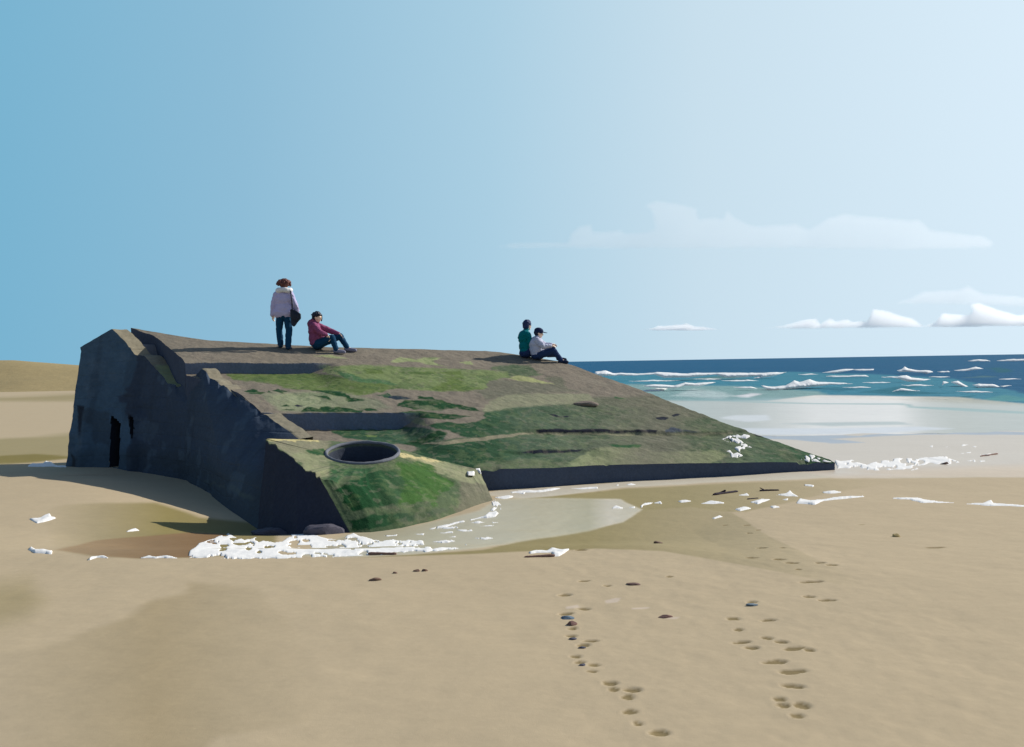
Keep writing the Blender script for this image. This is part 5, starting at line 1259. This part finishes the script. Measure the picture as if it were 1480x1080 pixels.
rock('stone', 541, 837, 17, 2.6, BR, 'flat brown stone lowest of the small group left of the foam log', 'stone', 7)
rock('stone', 571, 827.5, 7, 2.6, BR, 'small brown stone beside a faint print near the flat brown stone', 'stone', 8)
rock('stone', 602, 824.5, 8, 3, BR, 'round brown pebble, the one of a close pair nearer the plank', 'stone', 9)
rock('stone', 614, 824, 8, 3.2, BR, 'round brown pebble, the one of a close pair nearer the foam log', 'stone', 10)
rock('stone', 951, 784, 14, 3, (92, 74, 62), 'brown stone alone on the ochre damp sand beyond the foam log', 'stone', 11)
rock('stone', 916, 844, 21, 2.6, (84, 66, 60), 'long flat brown stone above the pale shell patches', 'stone', 12)
rock('stone', 963, 890.5, 20, 3, (88, 66, 60), 'brown stone with a pale patch of sand beside it', 'stone', 13)
rock('stone', 819, 891.5, 20, 4, (72, 86, 98), 'blue grey flat stone at the top of the curving footprint trail', 'stone', 14)
rock('stone', 827, 900.5, 17, 4.5, (98, 74, 68), 'domed brown stone just below the blue grey stone', 'stone', 15)
rock('pebble', 829, 922.5, 11, 2, (62, 62, 72), 'small dark slate pebble highest of three along the footprint trail', 'pebble', 16, group='slate pebbles in the footprint trail')
rock('pebble', 841, 935.5, 11, 2.2, (62, 62, 72), 'small dark slate pebble in the middle of three along the footprint trail', 'pebble', 17, group='slate pebbles in the footprint trail')
rock('pebble', 842, 960.5, 10, 2, (62, 62, 72), 'small dark slate pebble lowest of three along the footprint trail', 'pebble', 18, group='slate pebbles in the footprint trail')
rock('pebble', 1087, 873.5, 16, 2.4, (84, 96, 104), 'grey pebble under a print on the wider footprint trail', 'pebble', 19)
rock('stone', 1296, 773.5, 13, 4.5, (140, 124, 84), 'ochre stone with one steep side alone on the open sand', 'stone', 20, peak=-0.4)
rock('stone', 1366, 669.5, 12, 3, (96, 76, 66), 'brown stone caught in the foam ridge beyond the bunker tip', 'stone', 21)
rock('stone', 1425, 658, 12, 1.8, (88, 74, 68), 'thin brown stone beside the foam scraps on the wet beach', 'stone', 22)
WOOD = material('driftwood_brown', base=lin((136, 106, 94)), rough=0.85, spec=0.15, vary=0.25, vary_scale=9, alb=0.9, bump=[(25, 0.5, 0.015)])
DWOOD = material('driftwood_black', base=lin((46, 36, 48)), rough=0.8, spec=0.15, vary=0.25, vary_scale=9, bump=[(25, 0.5, 0.015)])
def timber(name, p0, p1, r0, r1, mat, label, seed, twigs=(), flat=1.0, lift=0.3):
    A = on_field([p0[0], p1[0]], [p0[1], p1[1]], zg); s = A[:, 1].mean() / F
    P0, P1 = A; mid = (P0 + P1) / 2
    def limb(a, b, ra, rb):
        n, k = 40, 16; V = []
        ax = (b - a) / np.linalg.norm(b - a); u = np.cross(ax, [0, 0, 1.0]); u /= np.linalg.norm(u); w = np.cross(u, ax)
        for i in range(n + 1):
            f = i / n; r = (ra * (1 - f) + rb * f) * (0.55 + 0.45 * min(1, min(f, 1 - f) * 14)) 
            c = a * (1 - f) + b * f
            for j in range(k):
                t = 2 * math.pi * j / k; rr = r * (1 + 0.22 * fbm(np.array([f * 5 + seed]), np.array([math.sin(t) * 1.4 + seed]), seed, 3)[0])
                V.append(c + u * rr * math.cos(t) + w * rr * math.sin(t) * flat)
        Fc = [tuple(q) for q in grid_faces(n + 1, k, wrap=True)] + [tuple(range(k - 1, -1, -1)), tuple(range(n * k, n * k + k))]
        return np.array(V), Fc
    up = np.array([0, 0, 1.0])
    V, Fc = limb(P0 - mid + up * r0 * s * lift, P1 - mid + up * r1 * s * lift, r0 * s, r1 * s)
    for q0, q1, ra, rb in twigs:
        B0 = at_depth([q0[0]], [q0[1]], mid[1])[0] - mid; B1 = at_depth([q1[0]], [q1[1]], mid[1])[0] - mid
        v2, f2 = limb(B0, B1, ra * s, rb * s); b = len(V); V = np.vstack([V, v2]); Fc += [tuple(i + b for i in g) for g in f2]
    o = mesh_obj(name, V, Fc, mat, sharp=45); o.location = tuple(mid)
    return tag(o, label, 'driftwood')
timber('driftwood_plank', (532, 802), (573, 802), 2.8, 2.4, WOOD, 'short brown driftwood plank at the lower edge of the thick foam bank', 41, flat=0.9, lift=0.5)
timber('driftwood_log', (758, 806), (802, 804), 1.7, 2.6, WOOD, 'brown driftwood log half covered by a white foam lump', 42, flat=0.9, lift=0.5)
timber('driftwood', (1031, 716), (1066, 711), 2.4, 2.0, DWOOD, 'black driftwood chunk nearest the bunker among the foam scraps', 43, [((1038, 715), (1049, 708.5), 2.6, 1.2)])
timber('driftwood', (1098, 710), (1126, 709), 1.8, 1.4, DWOOD, 'black driftwood stick with an upturned twig among the foam scraps', 44, [((1106, 709), (1098, 705), 1.0, 0.5)])
timber('driftwood', (1080, 722), (1096, 720.5), 1.2, 1.0, DWOOD, 'smallest black driftwood bit between the other two and the foam', 45)
timber('driftwood', (1417, 660), (1442, 656.5), 1.0, 1.4, WOOD, 'slim brown driftwood stick far off on the wet beach', 46)
